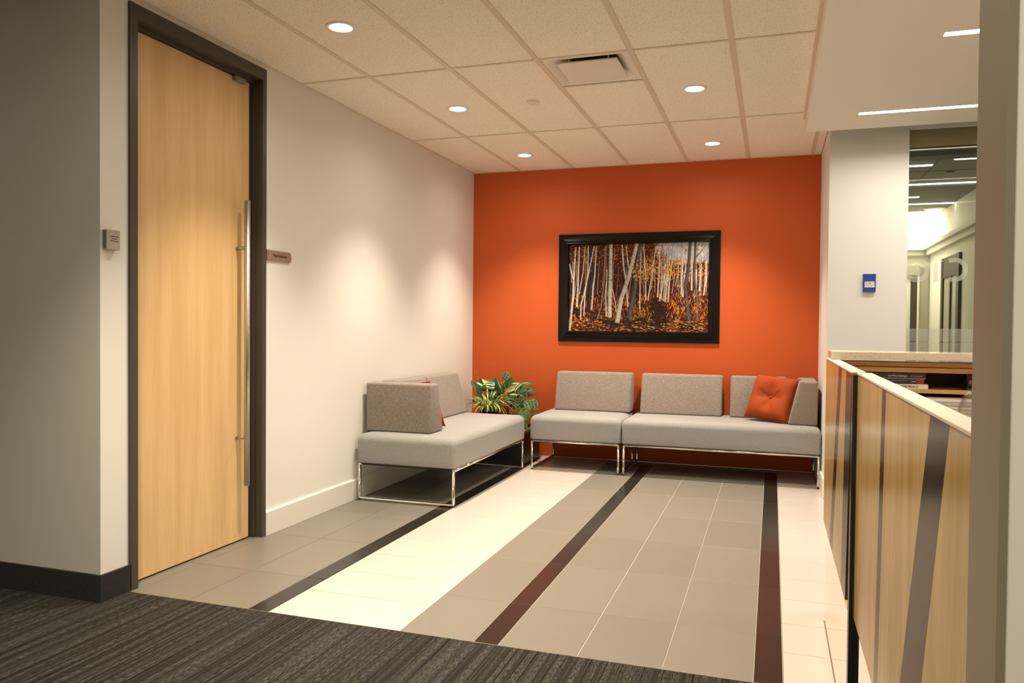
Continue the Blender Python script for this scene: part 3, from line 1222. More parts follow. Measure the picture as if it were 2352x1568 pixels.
        dab(x, y, rnd.uniform(14, 40), rnd.uniform(3, 8), ang, jit(rnd.choice(cset), .25))
    layer[0] = 0.0004
    for cx_, cy_, n_, sx_, sy_ in ((820, 1230, 120, 110, 22), (1230, 1215, 150, 130, 30), (1340, 1060, 160, 60, 70), (1760, 1290, 70, 60, 18), (520, 1290, 60, 120, 14), (300, 1090, 60, 60, 20)):
        for k in range(n_):
            dab(rnd.gauss(cx_, sx_), min(rnd.gauss(cy_, sy_), 1340), rnd.uniform(16, 44), rnd.uniform(4, 9), rnd.uniform(-.2, .3), jit(rnd.choice([dark, dark, srgb(60, 34, 20)]), .3))
    # long cast bands on the ground
    for (x0, y0, x1, y1, w_) in ((560, 1185, 1180, 1330, 18), (1100, 1190, 1420, 1260, 30), (250, 1050, 700, 1130, 12), (1660, 1250, 1860, 1310, 20)):
        for k in range(40):
            t_ = rnd.random()
            dab(x0 + (x1 - x0) * t_, y0 + (y1 - y0) * t_ + rnd.uniform(-w_, w_), rnd.uniform(20, 60), rnd.uniform(4, 9), math.atan2(y1 - y0, x1 - x0), jit(dark, .3))
    layer[0] = 0.0005

    def trunk(pts, w0, w1, col, marks=True, shade=True):
        pts = [V((p[0], p[1])) for p in pts]
        for i in range(len(pts) - 1):
            t0, t1 = i / (len(pts) - 1), (i + 1) / (len(pts) - 1)
            wa, wb = w0 + (w1 - w0) * t0, w0 + (w1 - w0) * t1
            d = (pts[i + 1] - pts[i]).normalized()
            nx = V((-d.y, d.x))
            a, b_ = pts[i], pts[i + 1]
            quad([a - nx * wa / 2, a + nx * wa / 2, b_ + nx * wb / 2, b_ - nx * wb / 2], jit(col, .08))
            if shade and wa > 20:
                layer[0] += 0.00005
                dk = (col[0] * .5, col[1] * .48, col[2] * .46, 1)
                quad([a + nx * wa * .22, a + nx * wa / 2, b_ + nx * wb / 2, b_ + nx * wb * .22], jit(dk, .1))
                layer[0] -= 0.00005
            if marks:
                layer[0] += 0.0001
                L_ = (b_ - a).length
                for q in range(int(L_ / 26)):
                    f = rnd.random()
                    c = a + (b_ - a) * f + nx * rnd.uniform(-.4, .4) * wa
                    dab(c.x, c.y, rnd.uniform(.12, .42) * wa, rnd.uniform(1.5, 4), math.atan2(nx.y, nx.x), jit(srgb(46, 38, 34), .3))
                layer[0] -= 0.0001

    white = srgb(206, 198, 186)
    wht2 = srgb(196, 176, 156)
    slate = srgb(92, 90, 90)
    ink = srgb(44, 38, 40)
    # distant thin stems
    for k in range(58):
        x = rnd.choice([rnd.uniform(1180, 2000), rnd.uniform(1180, 2000), rnd.uniform(212, 1180)])
        y0 = rnd.uniform(212, 520)
        y1 = rnd.uniform(700, 960)
        trunk([(x, y0), (x + rnd.uniform(-14, 14), (y0 + y1) / 2), (x + rnd.uniform(-30, 20), y1)], rnd.uniform(3, 7), rnd.uniform(4, 9),
              jit(rnd.choice([wht2, wht2, srgb(170, 128, 100), srgb(120, 60, 44), srgb(215, 205, 196)]), .12), marks=False)
    layer[0] = 0.0008
    trunk([(490, 230), (515, 620), (468, 1095)], 42, 50, ink)
    trunk([(705, 225), (690, 640), (650, 1000), (600, 1190)], 18, 20, srgb(120, 112, 112))
    trunk([(350, 235), (337, 700), (325, 1030)], 16, 22, white)
    trunk([(425, 235), (405, 560), (352, 860)], 10, 14, white)
    trunk([(575, 250), (560, 600), (535, 830), (520, 1065)], 14, 24, white)
    trunk([(910, 225), (935, 520), (970, 700), (992, 1025)], 22, 24, white)
    trunk([(965, 240), (985, 420), (1010, 560)], 12, 14, white)
    for tr in ([(1190, 230), (1215, 600), (1225, 940)], [(1160, 250), (1150, 700), (1148, 1055)], [(1340, 300), (1300, 600), (1252, 945)],
               [(1400, 220), (1390, 600), (1372, 905)], [(1470, 480), (1430, 800), (1398, 955)], [(1502, 225), (1488, 600), (1470, 965)],
               [(1565, 340), (1522, 700), (1505, 965)], [(1690, 215), (1668, 870)], [(1722, 480), (1700, 700), (1690, 900)], [(1912, 480), (1888, 830)],
               [(1968, 420), (1970, 690), (1942, 885)], [(1855, 560), (1850, 830)], [(720, 540), (708, 900), (716, 1155)]):
        trunk(tr, 11, 17, rnd.choice([white, srgb(222, 206, 190)]))
    trunk([(1800, 212), (1795, 820)], 18, 20, white)
    trunk([(300, 245), (280, 560), (270, 900), (225, 1345)], 22, 36, white)
    trunk([(220, 455), (240, 560), (276, 665)], 14, 18, white)
    trunk([(470, 230), (465, 600), (432, 860), (418, 1145)], 14, 16, white)
    trunk([(548, 235), (470, 620), (420, 850), (380, 1005), (378, 1200)], 14, 18, white)
    trunk([(790, 790), (830, 960), (848, 1100)], 10, 12, white)
    layer[0] = 0.0011
    trunk([(764, 212), (762, 700), (758, 1165)], 46, 56, white)
    trunk([(1102, 212), (1000, 640), (905, 930), (858, 1235)], 50, 60, white)
    trunk([(1150, 212), (1105, 500), (1080, 800), (1008, 1175)], 44, 60, slate)
    trunk([(1770, 212), (1750, 560), (1712, 760), (1740, 1000), (1770, 1245)], 34, 50, srgb(84, 78, 80))
    trunk([(1836, 212), (1825, 650), (1866, 960), (1855, 1210)], 24, 32, srgb(96, 92, 94))
    layer[0] = 0.0014
    for a, b_ in (((1110, 740), (1300, 620)), ((1500, 720), (1740, 590)), ((1740, 600), (1990, 420)), ((1840, 400), (1960, 240)), ((700, 690), (900, 620)),
                  ((790, 360), (890, 320)), ((640, 330), (760, 260)), ((860, 1260), (1000, 1050)), ((1660, 260), (1750, 320)), ((280, 900), (440, 690))):
        trunk([a, ((a[0] + b_[0]) / 2 + 8, (a[1] + b_[1]) / 2 + 10), b_], 6, 4, jit(srgb(60, 40, 32), .2), marks=False)
    layer[0] = 0.0016
    # bright leaves and grass in front
    for k in range(900):
        r_ = rnd.random()
        if r_ < 0.35:
            x, y = rnd.uniform(1050, 1650), rnd.gauss(560, 90)
            if y < 240:
                continue
            dab(x, y, rnd.uniform(8, 18), rnd.uniform(4, 8), rnd.uniform(0, 3.1), jit(rnd.choice([gold, ochre, srgb(236, 186, 80)]), .15))
        elif r_ < 0.55:
            x, y = rnd.uniform(212, 1150), rnd.gauss(400, 130)
            if y < 230 or y > 620:
                continue
            dab(x, y, rnd.uniform(7, 15), rnd.uniform(4, 7), rnd.uniform(0, 3.1), jit(rnd.choice([ochre, rust, srgb(190, 100, 30)]), .2))
        elif r_ < 0.75:
            x, y = rnd.choice([(rnd.gauss(1180, 80), rnd.gauss(1110, 50)), (rnd.gauss(420, 120), rnd.gauss(1200, 40)), (rnd.gauss(1900, 60), rnd.gauss(1000, 90)), (rnd.gauss(1620, 80), rnd.gauss(1010, 80))])
            dab(x, y, rnd.uniform(18, 44), rnd.uniform(2, 5), -math.pi / 2 + rnd.uniform(-.8, .8), jit(rnd.choice([ochre, gold, rust]), .2))
        else:
            x, y = rnd.uniform(212, 2002), rnd.uniform(1200, 1340)
            if x > 700 and x < 1100 and rnd.random() < .6:
                continue
            dab(x, y, rnd.uniform(8, 22), rnd.uniform(3, 7), rnd.uniform(-.5, .5), jit(rnd.choice([gold, ochre, srgb(225, 180, 100), rust]), .2))
    me = bpy.data.meshes.new('canvas')
    me.from_pydata(vs_, [], fs)
    ca = me.color_attributes.new('paint', 'FLOAT_COLOR', 'CORNER')
    li = 0
    for f, c in zip(fs, cs):
        for _ in f:
            ca.data[li].color = c
            li += 1
    # face the room
    bm = bmesh.new()
    bm.from_mesh(me)
    flip = [f for f in bm.faces if f.normal.y > 0]
    bmesh.ops.reverse_faces(bm, faces=flip)
    bm.to_mesh(me)
    bm.free()
    M = mat('canvas_paint', (0.5, 0.3, 0.1, 1), 0.55, spec=0.25)
    at = M.node_tree.nodes.new('ShaderNodeVertexColor')
    at.layer_name = 'paint'
    M.node_tree.links.new(at.outputs['Color'], M.node_tree.nodes['Principled BSDF'].inputs['Base Color'])
    me.materials.append(M)
    for v in me.vertices:
        v.co -= V(root.location)
    o = bpy.data.objects.new('canvas', me)
    COL.objects.link(o)
    o.parent = root


painting()


# ================================================================== PLANTS
def blade(base, az, length, width, rise, droop, n=7, taper=0.6):
    """arching strap leaf"""
    bm = bmesh.new()
    d = V((math.cos(az), math.sin(az), 0))
    s = V((-math.sin(az), math.cos(az), 0))
    L_, C_, R_ = [], [], []
    p = V(base)
    el = rise
    for i in range(n + 1):
        t = i / n
        w_ = width * (0.55 + 0.45 * math.sin(math.pi * min(t * 1.3 + 0.15, 1))) * (1 - t ** 3) + 0.0006
        L_.append(bm.verts.new(p - s * w_ / 2 + V((0, 0, w_ * 0.18))))
        C_.append(bm.verts.new(p))
        R_.append(bm.verts.new(p + s * w_ / 2 + V((0, 0, w_ * 0.18))))
        step = length / n
        p = p + (d * math.cos(el) + V((0, 0, 1)) * math.sin(el)) * step
        el -= droop / n
    for i in range(n):
        for A, B in ((L_, C_), (C_, R_)):
            f = bm.faces.new((A[i], B[i], B[i + 1], A[i + 1]))
            f.smooth = True
    return bm


def oval_leaf(base, direc, nrm, length, width, fold=0.18, curl=0.25, n=8, pointed=False):
    bm = bmesh.new()
    d = V(direc).normalized()
    nn = (V(nrm) - d * V(nrm).dot(d)).normalized()
    s = d.cross(nn)
    L_, C_, R_ = [], [], []
    for i in range(n + 1):
        t = i / n
        if pointed:
            w_ = width * 0.5 * (math.sin(math.pi * t ** 0.75)) + 0.0005
        else:
            w_ = width * 0.5 * max(math.sin(math.pi * min(max(t, 0.0), 1.0)), 0) ** 0.62 + 0.0005
        p = V(base) + d * length * t - nn * curl * length * t * t
        L_.append(bm.verts.new(p - s * w_ + nn * w_ * fold))
        C_.append(bm.verts.new(p))
        R_.append(bm.verts.new(p + s * w_ + nn * w_ * fold))
    for i in range(n):
        for A, B in ((L_, C_), (C_, R_)):
            f = bm.faces.new((A[i], B[i], B[i + 1], A[i + 1]))
            f.smooth = True
    return bm


def planter():
    root = empty('planter', (0.40, -0.36, 0))
    tag(root, 'low dark square planter standing in the corner between the two sofas', 'planter')
    x0, x1, y0, y1, h = 0.10, 0.70, -0.63, -0.09, 0.30
    bm = bmesh.new()
    add_box(bm, (x0, y0, 0), (x1, y1, 0.03))
    add_box(bm, (x0, y0, 0.03), (x0 + 0.02, y1, h - 0.03))
    add_box(bm, (x1 - 0.02, y0, 0.03), (x1, y1, h - 0.03))
    add_box(bm, (x0 + 0.02, y0, 0.03), (x1 - 0.02, y0 + 0.02, h - 0.03))
    add_box(bm, (x0 + 0.02, y1 - 0.02, 0.03), (x1 - 0.02, y1, h - 0.03))
    obj('box', bm, 'pot_dark', root)
    bm = bmesh.new()
    add_box(bm, (x0 - 0.008, y0 - 0.008, h - 0.03), (x1 + 0.008, y0 + 0.028, h))
    add_box(bm, (x0 - 0.008, y1 - 0.028, h - 0.03), (x1 + 0.008, y1 + 0.008, h))
    add_box(bm, (x0 - 0.008, y0 + 0.028, h - 0.03), (x0 + 0.028, y1 - 0.028, h))
    add_box(bm, (x1 - 0.028, y0 + 0.028, h - 0.03), (x1 + 0.008, y1 - 0.028, h))
    obj('rim', bm, 'pot_rim', root)
    obj('soil', box((x0 + 0.02, y0 + 0.02, 0.20), (x1 - 0.02, y1 - 0.02, 0.24)), 'soil', root)


planter()


def pot(root, c, z0, z1, r0, r1):
    obj('pot', lathe([(0.001, 0), (r0, 0), (r1, z1 - z0 - 0.012), (r1 + 0.006, z1 - z0 - 0.012), (r1 + 0.006, z1 - z0), (r1 - 0.006, z1 - z0), (r1 - 0.012, z1 - z0 - 0.02), (0.001, z1 - z0 - 0.02)],
                     (c[0], c[1], z0), 24), 'pot_dark', root)


# spider plant in front
rp = random.Random(3)
sp = empty('spider_plant', (0.34, -0.50, 0.24))
tag(sp, 'lime and cream striped spider plant with arching blades, front of the planter', 'plant')
pot(sp, (0.34, -0.47), 0.2405, 0.455, 0.06, 0.085)
for k in range(135):
    az = rp.uniform(0, 2 * math.pi)
    c = (0.34 + 0.05 * math.cos(az) * rp.random(), -0.47 + 0.05 * math.sin(az) * rp.random(), 0.445)
    L_ = rp.uniform(0.22, 0.38)
    if math.sin(az) < -0.2:
        L_ *= 0.72
    if math.cos(az) < -0.5:
        L_ *= 0.9
    bm = blade(c, az, L_, rp.uniform(0.010, 0.017), rp.uniform(0.85, 1.5), rp.uniform(1.5, 2.6))
    o = obj('leaf', bm, rp.choice(['leaf_lime', 'leaf_lime', 'leaf_cream', 'leaf_mid']), sp)

# tall dark foliage plant with yellow edged blades behind it
dp = empty('dracaena', (0.42, -0.30, 0.24))
tag(dp, 'tall leafy plant with glossy dark leaves edged in yellow, middle of the planter', 'plant')
pot(dp, (0.42, -0.27), 0.2405, 0.40, 0.07, 0.095)
for k in range(5):
    a = 2 * math.pi * k / 5
    obj('stem', tube([(0.42 + .03 * math.cos(a), -0.27 + .03 * math.sin(a), 0.385), (0.42 + .06 * math.cos(a), -0.27 + .05 * math.sin(a), 0.50), (0.42 + .09 * math.cos(a), -0.27 + .06 * math.sin(a), 0.60)], 0.004, 6), 'stem_green', dp)
for k in range(86):
    a = rp.uniform(0, 2 * math.pi)
    r_ = rp.uniform(0.02, 0.19)
    z = rp.uniform(0.45, 0.67)
    b0 = V((0.42 + r_ * math.cos(a), -0.27 + 0.8 * r_ * math.sin(a), z))
    el = rp.uniform(-0.1, 0.9)
    dr = V((math.cos(a) * math.cos(el), 0.6 * math.sin(a) * math.cos(el), math.sin(el)))
    ln = rp.uniform(0.10, 0.17)
    bm = oval_leaf(b0, dr, V((-0.25 * math.cos(a), -0.7, 0.75)), ln, rp.uniform(0.04, 0.062), pointed=True, curl=0.3)
    lf = obj('leaf', bm, rp.choice(['leaf_dark', 'leaf_dark', 'leaf_mid']), dp)
    if k % 5 == 0:
        bm = oval_leaf(b0 + V((0, -0.002, 0.004)), dr, V((-0.25 * math.cos(a), -0.7, 0.75)), ln * 0.96, 0.014, pointed=True, curl=0.3)
        obj('yellow_stripe', bm, 'leaf_cream', lf)
# raised big leaves seen against the wall
for b0, dr, ln, wd, mt in (((0.23, -0.27, 0.60), (-0.35, -0.1, 0.9), 0.13, 0.10, 'leaf_dark'), ((0.30, -0.25, 0.58), (0.15, -0.1, 1.0), 0.15, 0.09, 'leaf_mid'),
                           ((0.40, -0.27, 0.62), (0.5, -0.1, 0.7), 0.15, 0.055, 'leaf_dark'), ((0.33, -0.3, 0.62), (-0.5, -0.2, 0.45), 0.15, 0.05, 'leaf_cream'),
                           ((0.44, -0.3, 0.60), (0.8, -0.2, 0.5), 0.17, 0.05, 'leaf_cream')):
    obj('leaf', oval_leaf(b0, dr, (0, -1, 0.4), ln, wd, pointed=True), mt, dp)

# prayer plant with spotted oval leaves
pp = empty('prayer_plant', (0.52, -0.33, 0.24))
tag(pp, 'trailing plant with pale oval leaves blotched dark green, right side of the planter', 'plant')
pot(pp, (0.56, -0.47), 0.2405, 0.385, 0.06, 0.08)


def spotted(b0, dr, nrm, ln, wd, pale=True):
    b0, d = V(b0), V(dr).normalized()
    nn = (V(nrm) - d * V(nrm).dot(d)).normalized()
    s_ = d.cross(nn)
    lf = obj('leaf', oval_leaf(b0, d, nn, ln, wd, fold=0.08, curl=0.15), 'leaf_pale' if pale else 'leaf_mid', pp)
    for k in range(3):
        for sd_ in (-1, 1):
            t = 0.25 + 0.22 * k
            c = b0 + d * ln * t + s_ * sd_ * wd * 0.20 - nn * 0.15 * ln * t * t + nn * (0.0022 + wd * 0.02)
            dd = (d * 0.55 + s_ * sd_ * 0.8).normalized()
            obj('dark_blotch', oval_leaf(c - dd * wd * 0.12, dd, nn, wd * 0.27, ln * 0.13, fold=0.0, curl=0.0, n=4), 'leaf_dark', lf)


def stem_to(p):
    a = V((0.54, -0.45, 0.375))
    p = V(p)
    mid = (a + p) / 2 + V((0, 0, 0.08))
    pts = [a * (1 - t) ** 2 + mid * 2 * t * (1 - t) + p * t * t for t in [i / 8 for i in range(9)]]
    obj('stem', tube(pts, 0.0022, 5), 'stem_green', pp)


for b0, dr, ln, wd, pale in (((0.60, -0.36, 0.655), (0.35, -0.2, -0.9), 0.12, 0.085, True), ((0.645, -0.36, 0.545), (0.55, -0.3, -0.65), 0.105, 0.075, True),
                             ((0.715, -0.36, 0.56), (0.30, -0.3, -0.9), 0.105, 0.07, True), ((0.415, -0.30, 0.70), (0.45, -0.1, 0.85), 0.10, 0.065, True),
                             ((0.19, -0.35, 0.66), (0.35, -0.2, -0.9), 0.095, 0.06, False), ((0.18, -0.36, 0.575), (0.0, -0.3, -0.9), 0.075, 0.062, False),
                             ((0.12, -0.33, 0.70), (0.5, -0.2, -0.5), 0.09, 0.05, True), ((0.58, -0.38, 0.55), (0.2, -0.4, -0.8), 0.10, 0.07, False),
                             ((0.67, -0.42, 0.47), (0.3, -0.4, -0.8), 0.10, 0.06, False), ((0.62, -0.44, 0.46), (0.5, -0.4, -0.5), 0.11, 0.06, False),
                             ((0.73, -0.36, 0.44), (0.3, -0.3, -0.8), 0.08, 0.05, True), ((0.66, -0.46, 0.38), (0.35, -0.4, -0.9), 0.10, 0.05, False),
                             ((0.56, -0.36, 0.63), (0.9, -0.2, 0.1), 0.10, 0.06, False), ((0.60, -0.42, 0.42), (0.1, -0.5, -0.6), 0.10, 0.07, False)):
    spotted(b0, dr, (0.1, -0.9, 0.45), ln, wd, pale)
    stem_to(b0)
# flower spike at the left
obj('flower_spike', tube([(0.19, -0.31, 0.52), (0.165, -0.31, 0.68), (0.16, -0.31, 0.80)], [0.003, 0.004, 0.002], 6), 'pot_rim', pp)

# ================================================================== RECEPTION DESK
DX = 2.930


def panel_poly(parent, name, pts, x0, thick, material):
    return obj(name, prism(pts, 'x', x0, x0 + thick, 0.0), material, parent)


ZB, ZT = 0.395, 1.072
desk = empty('reception_desk', (DX + 0.05, -4.7, 0))
tag(desk, 'glossy maple reception desk front with slanted dark inlay stripes', 'desk')
FX = DX - 0.002       # far unit
NX = DX + 0.009       # near unit sits slightly back
lerp = lambda a, b_, t: a + (b_ - a) * t


def yz(ytop, ybot, z):
    return lerp(ybot, ytop, (z - ZB) / (ZT - ZB))


def strips(parent, x0, cuts, mats):
    """cuts: list of (ytop, ybot) from far to near; mats between them"""
    for (a, b_), mt, nm in zip(zip(cuts, cuts[1:]), mats, ['wood_panel'] * 99):
        g = 0.0006
        pts = [(a[1] - g, ZB), (b_[1] + g, ZB), (b_[0] + g, ZT), (a[0] - g, ZT)]
        obj('inlay_strip' if mt == 'inlay_dark' else 'wood_panel', prism(pts, 'x', x0, x0 + 0.018), mt, parent)


strips(desk, FX, [(-3.44, -3.42), (-4.085, -3.80), (-4.215, -3.93), (-4.37, -4.30), (-4.545, -4.46)],
       ['maple_desk', 'inlay_dark', 'maple_desk', 'inlay_dark'])
strips(desk, NX, [(-4.60, -4.545), (-5.11, -5.052), (-5.17, -5.112), (-5.357, -5.235), (-5.655, -5.34), (-5.79, -5.52), (-5.95, -5.95)],
       ['maple_desk', 'inlay_dark', 'maple_desk', 'maple_desk', 'inlay_dark', 'maple_desk'])
# carcass behind the veneer
obj('carcass', box((FX + 0.0185, -4.545, ZB + 0.003), (DX + 0.055, -3.44, ZT - 0.022)), 'shelf_oak', desk)
obj('carcass', box((NX + 0.0185, -5.95, ZB + 0.003), (DX + 0.065, -4.60, ZT - 0.022)), 'shelf_oak', desk)
# black fin in the joint of the two units
fin = [(-4.550, 0.001), (-4.590, 0.001), (-4.598, ZT - 0.001), (-4.556, ZT - 0.001)]
obj('joint_fin', prism(fin, 'x', FX - 0.001, DX + 0.05), 'gloss_black', desk)
# pale cap
capw = 0.036
obj('cap', box((FX - 0.002, -4.552, ZT), (FX + capw, -3.44, ZT + 0.006), 0.001, 1), 'cap_cream', desk)
obj('cap', box((NX - 0.002, -5.96, ZT), (NX + capw, -4.597, ZT + 0.006), 0.001, 1), 'cap_cream', desk)
# polished plinth
obj('plinth', box((DX + 0.001, -4.548, 0.002), (DX + 0.02, -3.535, ZB - 0.003)), 'mirror_steel', desk)
obj('plinth', box((DX + 0.011, -5.95, 0.004), (DX + 0.03, -4.60, ZB - 0.003)), 'mirror_steel', desk)
obj('base_trim', box((DX - 0.0012, -4.548, 0.0005), (DX + 0.0009, -3.535, 0.0035)), 'grout_tan', desk)
bm = box((FX, -4.548, ZB - 0.004), (FX + 0.012, -3.42, ZB))
obj('lower_edge', bm, 'shelf_oak', desk)
obj('lower_edge', box((NX, -5.95, ZB - 0.004), (NX + 0.012, -4.59, ZB)), 'shelf_oak', desk)

# return counter with the quartz ledge
rc = empty('return_counter', (3.7, -3.5, 0))
tag(rc, 'maple return counter with open pigeonhole shelf under a pale stone ledge', 'counter')
RX0, RX1 = DX + 0.056, 4.6
YF, YB = -3.56, -3.40
zs = 1.073
obj('stone_ledge', box((DX + 0.006, -3.610, zs + 0.0065), (RX1, -3.395, zs + 0.036), 0.002), 'quartz', rc)
obj('apron', box((RX0, YF + 0.012, 1.052), (RX1, YB, zs - 0.004)), 'shelf_oak', rc)
obj('sub_top', box((RX0, YF, 1.030), (RX1, YB, 1.0495), 0.001, 1), 'shelf_oak', rc)
obj('shelf', box((RX0, YF, 0.950), (RX1, YB, 0.966), 0.001, 1), 'shelf_oak', rc)
obj('shelf', box((RX0, YF, 0.70), (RX1, YB, 0.718), 0.001, 1), 'shelf_oak', rc)
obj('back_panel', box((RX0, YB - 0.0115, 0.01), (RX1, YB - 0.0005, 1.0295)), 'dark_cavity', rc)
for x in (RX0, 4.55):
    obj('side_panel', box((x, YF + 0.002, 0.0), (x + 0.018, YB - 0.012, 0.699)), 'shelf_oak', rc)
obj('plinth', box((RX0 + 0.02, YF + 0.02, 0.0), (4.545, YB - 0.013, 0.08)), 'dark_cavity', rc)


# books on the shelf
def book(lab, x0, x1, z0, z1, cover, y0, pages=True):
    r = empty('book', ((x0 + x1) / 2, (y0 + YB) / 2, z0))
    tag(r, lab, 'book', 'books stacked on the counter shelf')
    y1 = YB - 0.014
    bm = bmesh.new()
    add_box(bm, (x0, y0 + 0.002, z0), (x1, y1, z0 + 0.0016))
    add_box(bm, (x0, y0 + 0.002, z1 - 0.0016), (x1, y1, z1))
    add_box(bm, (x0, y0, z0), (x1, y0 + 0.002, z1))
    obj('cover', bm, cover, r)
    obj('pages', box((x0 + 0.002, y0 + 0.0025, z0 + 0.0018), (x1 - 0.002, y1 - 0.002, z1 - 0.0018)), 'paper_white', r)
    return r


bz = 0.9662
bk = book('white spined book at the bottom of the stack on the counter shelf', 3.10, 3.292, bz, bz + 0.0185, 'print_white', YF + 0.004)
text_mesh('spine_title', 'THE BASICS', 0.0105, 'print_brown', bk, (3.196, YF + 0.0035, bz + 0.0055), (1, 0, 0), (0, 0, 1), bold=0.0002, width=0.060)
bk = book('dark blue book with red spine end, middle of the stack on the counter shelf', 3.09, 3.278, bz + 0.0187, bz + 0.0372, 'book_navy', YF + 0.008)
obj('red_spine_end', box((3.250, YF + 0.0072, bz + 0.0192), (3.277, YF + 0.0081, bz + 0.0368)), 'book_red', bk)
obj('spine_line', box((3.232, YF + 0.0072, bz + 0.027), (3.262, YF + 0.0078, bz + 0.0295)), 'print_white', bk)
obj('spine_line', box((3.14, YF + 0.0072, bz + 0.030), (3.215, YF + 0.0078, bz + 0.0318)), 'print_grey', bk)
bk = book('black catalogue lying on top of the book stack on the counter shelf', 3.08, 3.282, bz + 0.0374, bz + 0.0612, 'book_black', YF + 0.003)
text_mesh('spine_title', 'Low-Price Catalogue', 0.0098, 'print_white', bk, (3.148, YF + 0.0025, bz + 0.047), (1, 0, 0), (0, 0, 1), bold=0.0001, width=0.068)
obj('spine_line', box((3.228, YF + 0.0022, bz + 0.0485), (3.272, YF + 0.0029, bz + 0.0512)), 'print_grey', bk)
obj('spine_line', box((3.09, YF + 0.0022, bz + 0.0395), (3.281, YF + 0.0029, bz + 0.0408)), 'print_white', bk)
obj('spine_line', box((3.2795, YF + 0.0022, bz + 0.0408), (3.2808, YF + 0.0029, bz + 0.0465)), 'print_white', bk)

# card terminal at the right end of the shelf
ct = empty('card_terminal', (3.50, -3.50, 0.966))
tag(ct, 'black desk device with a red brown label on the counter shelf beside the wall end', 'device')
obj('base', prism([(-3.552, 0.9662), (-3.43, 0.9662), (-3.43, 0.985), (-3.548, 0.976)], 'x', 3.425, 3.56, 0.001, 1), 'plastic_dark', ct)
obj('body', prism([(-3.530, 0.977), (-3.45, 0.983), (-3.45, 1.026), (-3.520, 1.026)], 'x', 3.432, 3.555, 0.002, 1), 'book_navy', ct)
obj('label_plate', box((3.437, -3.5335, 0.990), (3.455, -3.5255, 1.004)), 'device_red', ct)

# letter tray unit below the shelf: every paper stack a part
lt = empty('letter_tray', (3.45, -3.50, 0.718))
tag(lt, 'stack of letter trays full of white paper under the counter shelf', 'letter tray')
obj('tray_frame', box((3.20, YF + 0.006, 0.7185), (3.206, YB - 0.014, 0.944)), 'plastic_grey', lt)
obj('tray_frame', box((3.80, YF + 0.006, 0.7185), (3.806, YB - 0.014, 0.944)), 'plastic_grey', lt)
z = 0.7187
k = 0
while z < 0.925:
    h = 0.0125 + 0.004 * ((k * 7) % 3) / 2
    obj('paper_stack', box((3.208, YF + 0.010 + 0.003 * (k % 2), z), (3.798, YB - 0.016, z + h - 0.0035)), 'paper_white', lt)
    obj('tray_shelf', box((3.207, YF + 0.008, z + h - 0.0032), (3.799, YB - 0.015, z + h - 0.0006)), 'plastic_grey', lt)
    z += h
    k += 1

# work surface and glass bowl with greenery behind the desk
ds = empty('work_surface', (3.35, -4.6, 0))
tag(ds, 'pale work surface behind the desk front', 'worktop')
obj('top', box((DX + 0.068, -5.9, 0.725), (3.60, -3.63, 0.75), 0.002), 'cap_cream', ds)
for y in (-5.8, -3.75):
    obj('leg_panel', box((DX + 0.10, y, 0.0), (3.55, y + 0.02, 0.7245)), 'shelf_oak', ds)

gb = empty('glass_vase', (3.272, -4.60, 0.7505))
tag(gb, 'round clear glass bowl with green stems on the work surface', 'vase')
GC = (3.272, -4.60, 0.7505)
prof = [(0.001, 0.0), (0.050, 0.0), (0.058, 0.08), (0.072, 0.17), (0.084, 0.222), (0.084, 0.240), (0.074, 0.268), (0.058, 0.285),
        (0.055, 0.284), (0.071, 0.266), (0.081, 0.240), (0.081, 0.222), (0.069, 0.170), (0.055, 0.08), (0.047, 0.005), (0.001, 0.005)]
obj('bowl', lathe(prof, GC, 32), 'vase_glass', gb)
obj('pebbles', lathe([(0.001, 0.006), (0.046, 0.006), (0.054, 0.08), (0.060, 0.12), (0.03, 0.13), (0.001, 0.128)], GC, 16), 'soil', gb)
for k in range(12):
    a = 2 * math.pi * k / 12
    obj('stem', blade((GC[0] + 0.01 * math.cos(a), GC[1] + 0.01 * math.sin(a), GC[2] + 0.12), a, 0.11, 0.014, 1.25, 1.2, 6), 'leaf_lime', gb)

# ================================================================== INTERIOR WINDOW
win = empty('window_1', (4.2, -1.0, 0.95))
tag(win, 'interior glass partition above the counter', kind='structure')
obj('pane', box((3.572, -1.006, 0.95), (6.19, -0.998, 2.558)), 'glass_pane', win)
obj('jamb', box((3.5705, -1.028, 0.95), (3.578, -0.976, 2.558)), 'enamel_white', win)
obj('etched_strip', box((3.582, -1.0085, 1.118), (6.18, -1.0065, 1.206)), 'etched_band', win)
obj('etched_strip', box((3.582, -1.0085, 0.955), (6.18, -1.0065, 1.114)), 'etched_band', win)


def ring(cx_, cz_, ro, ri, a0=0, a1=360, n=40, y=-1.0086):
    bm = bmesh.new()
    full = abs(a1 - a0) >= 360
    vs_ = []
    for k in range(n + (0 if full else 1)):
        a = math.radians(a0 + (a1 - a0) * k / n)
        vs_.append((bm.verts.new((cx_ + ro * math.cos(a), y, cz_ + ro * math.sin(a))), bm.verts.new((cx_ + ri * math.cos(a), y, cz_ + ri * math.sin(a)))))
    for k in range(n if full else n):
        A, B = vs_[k], vs_[(k + 1) % len(vs_)]
        bm.faces.new((A[0], B[0], B[1], A[1]))
    return bm


lz = 1.603
obj('etched_letter', ring(3.640, lz, 0.082, 0.050), 'etched_glass', win)
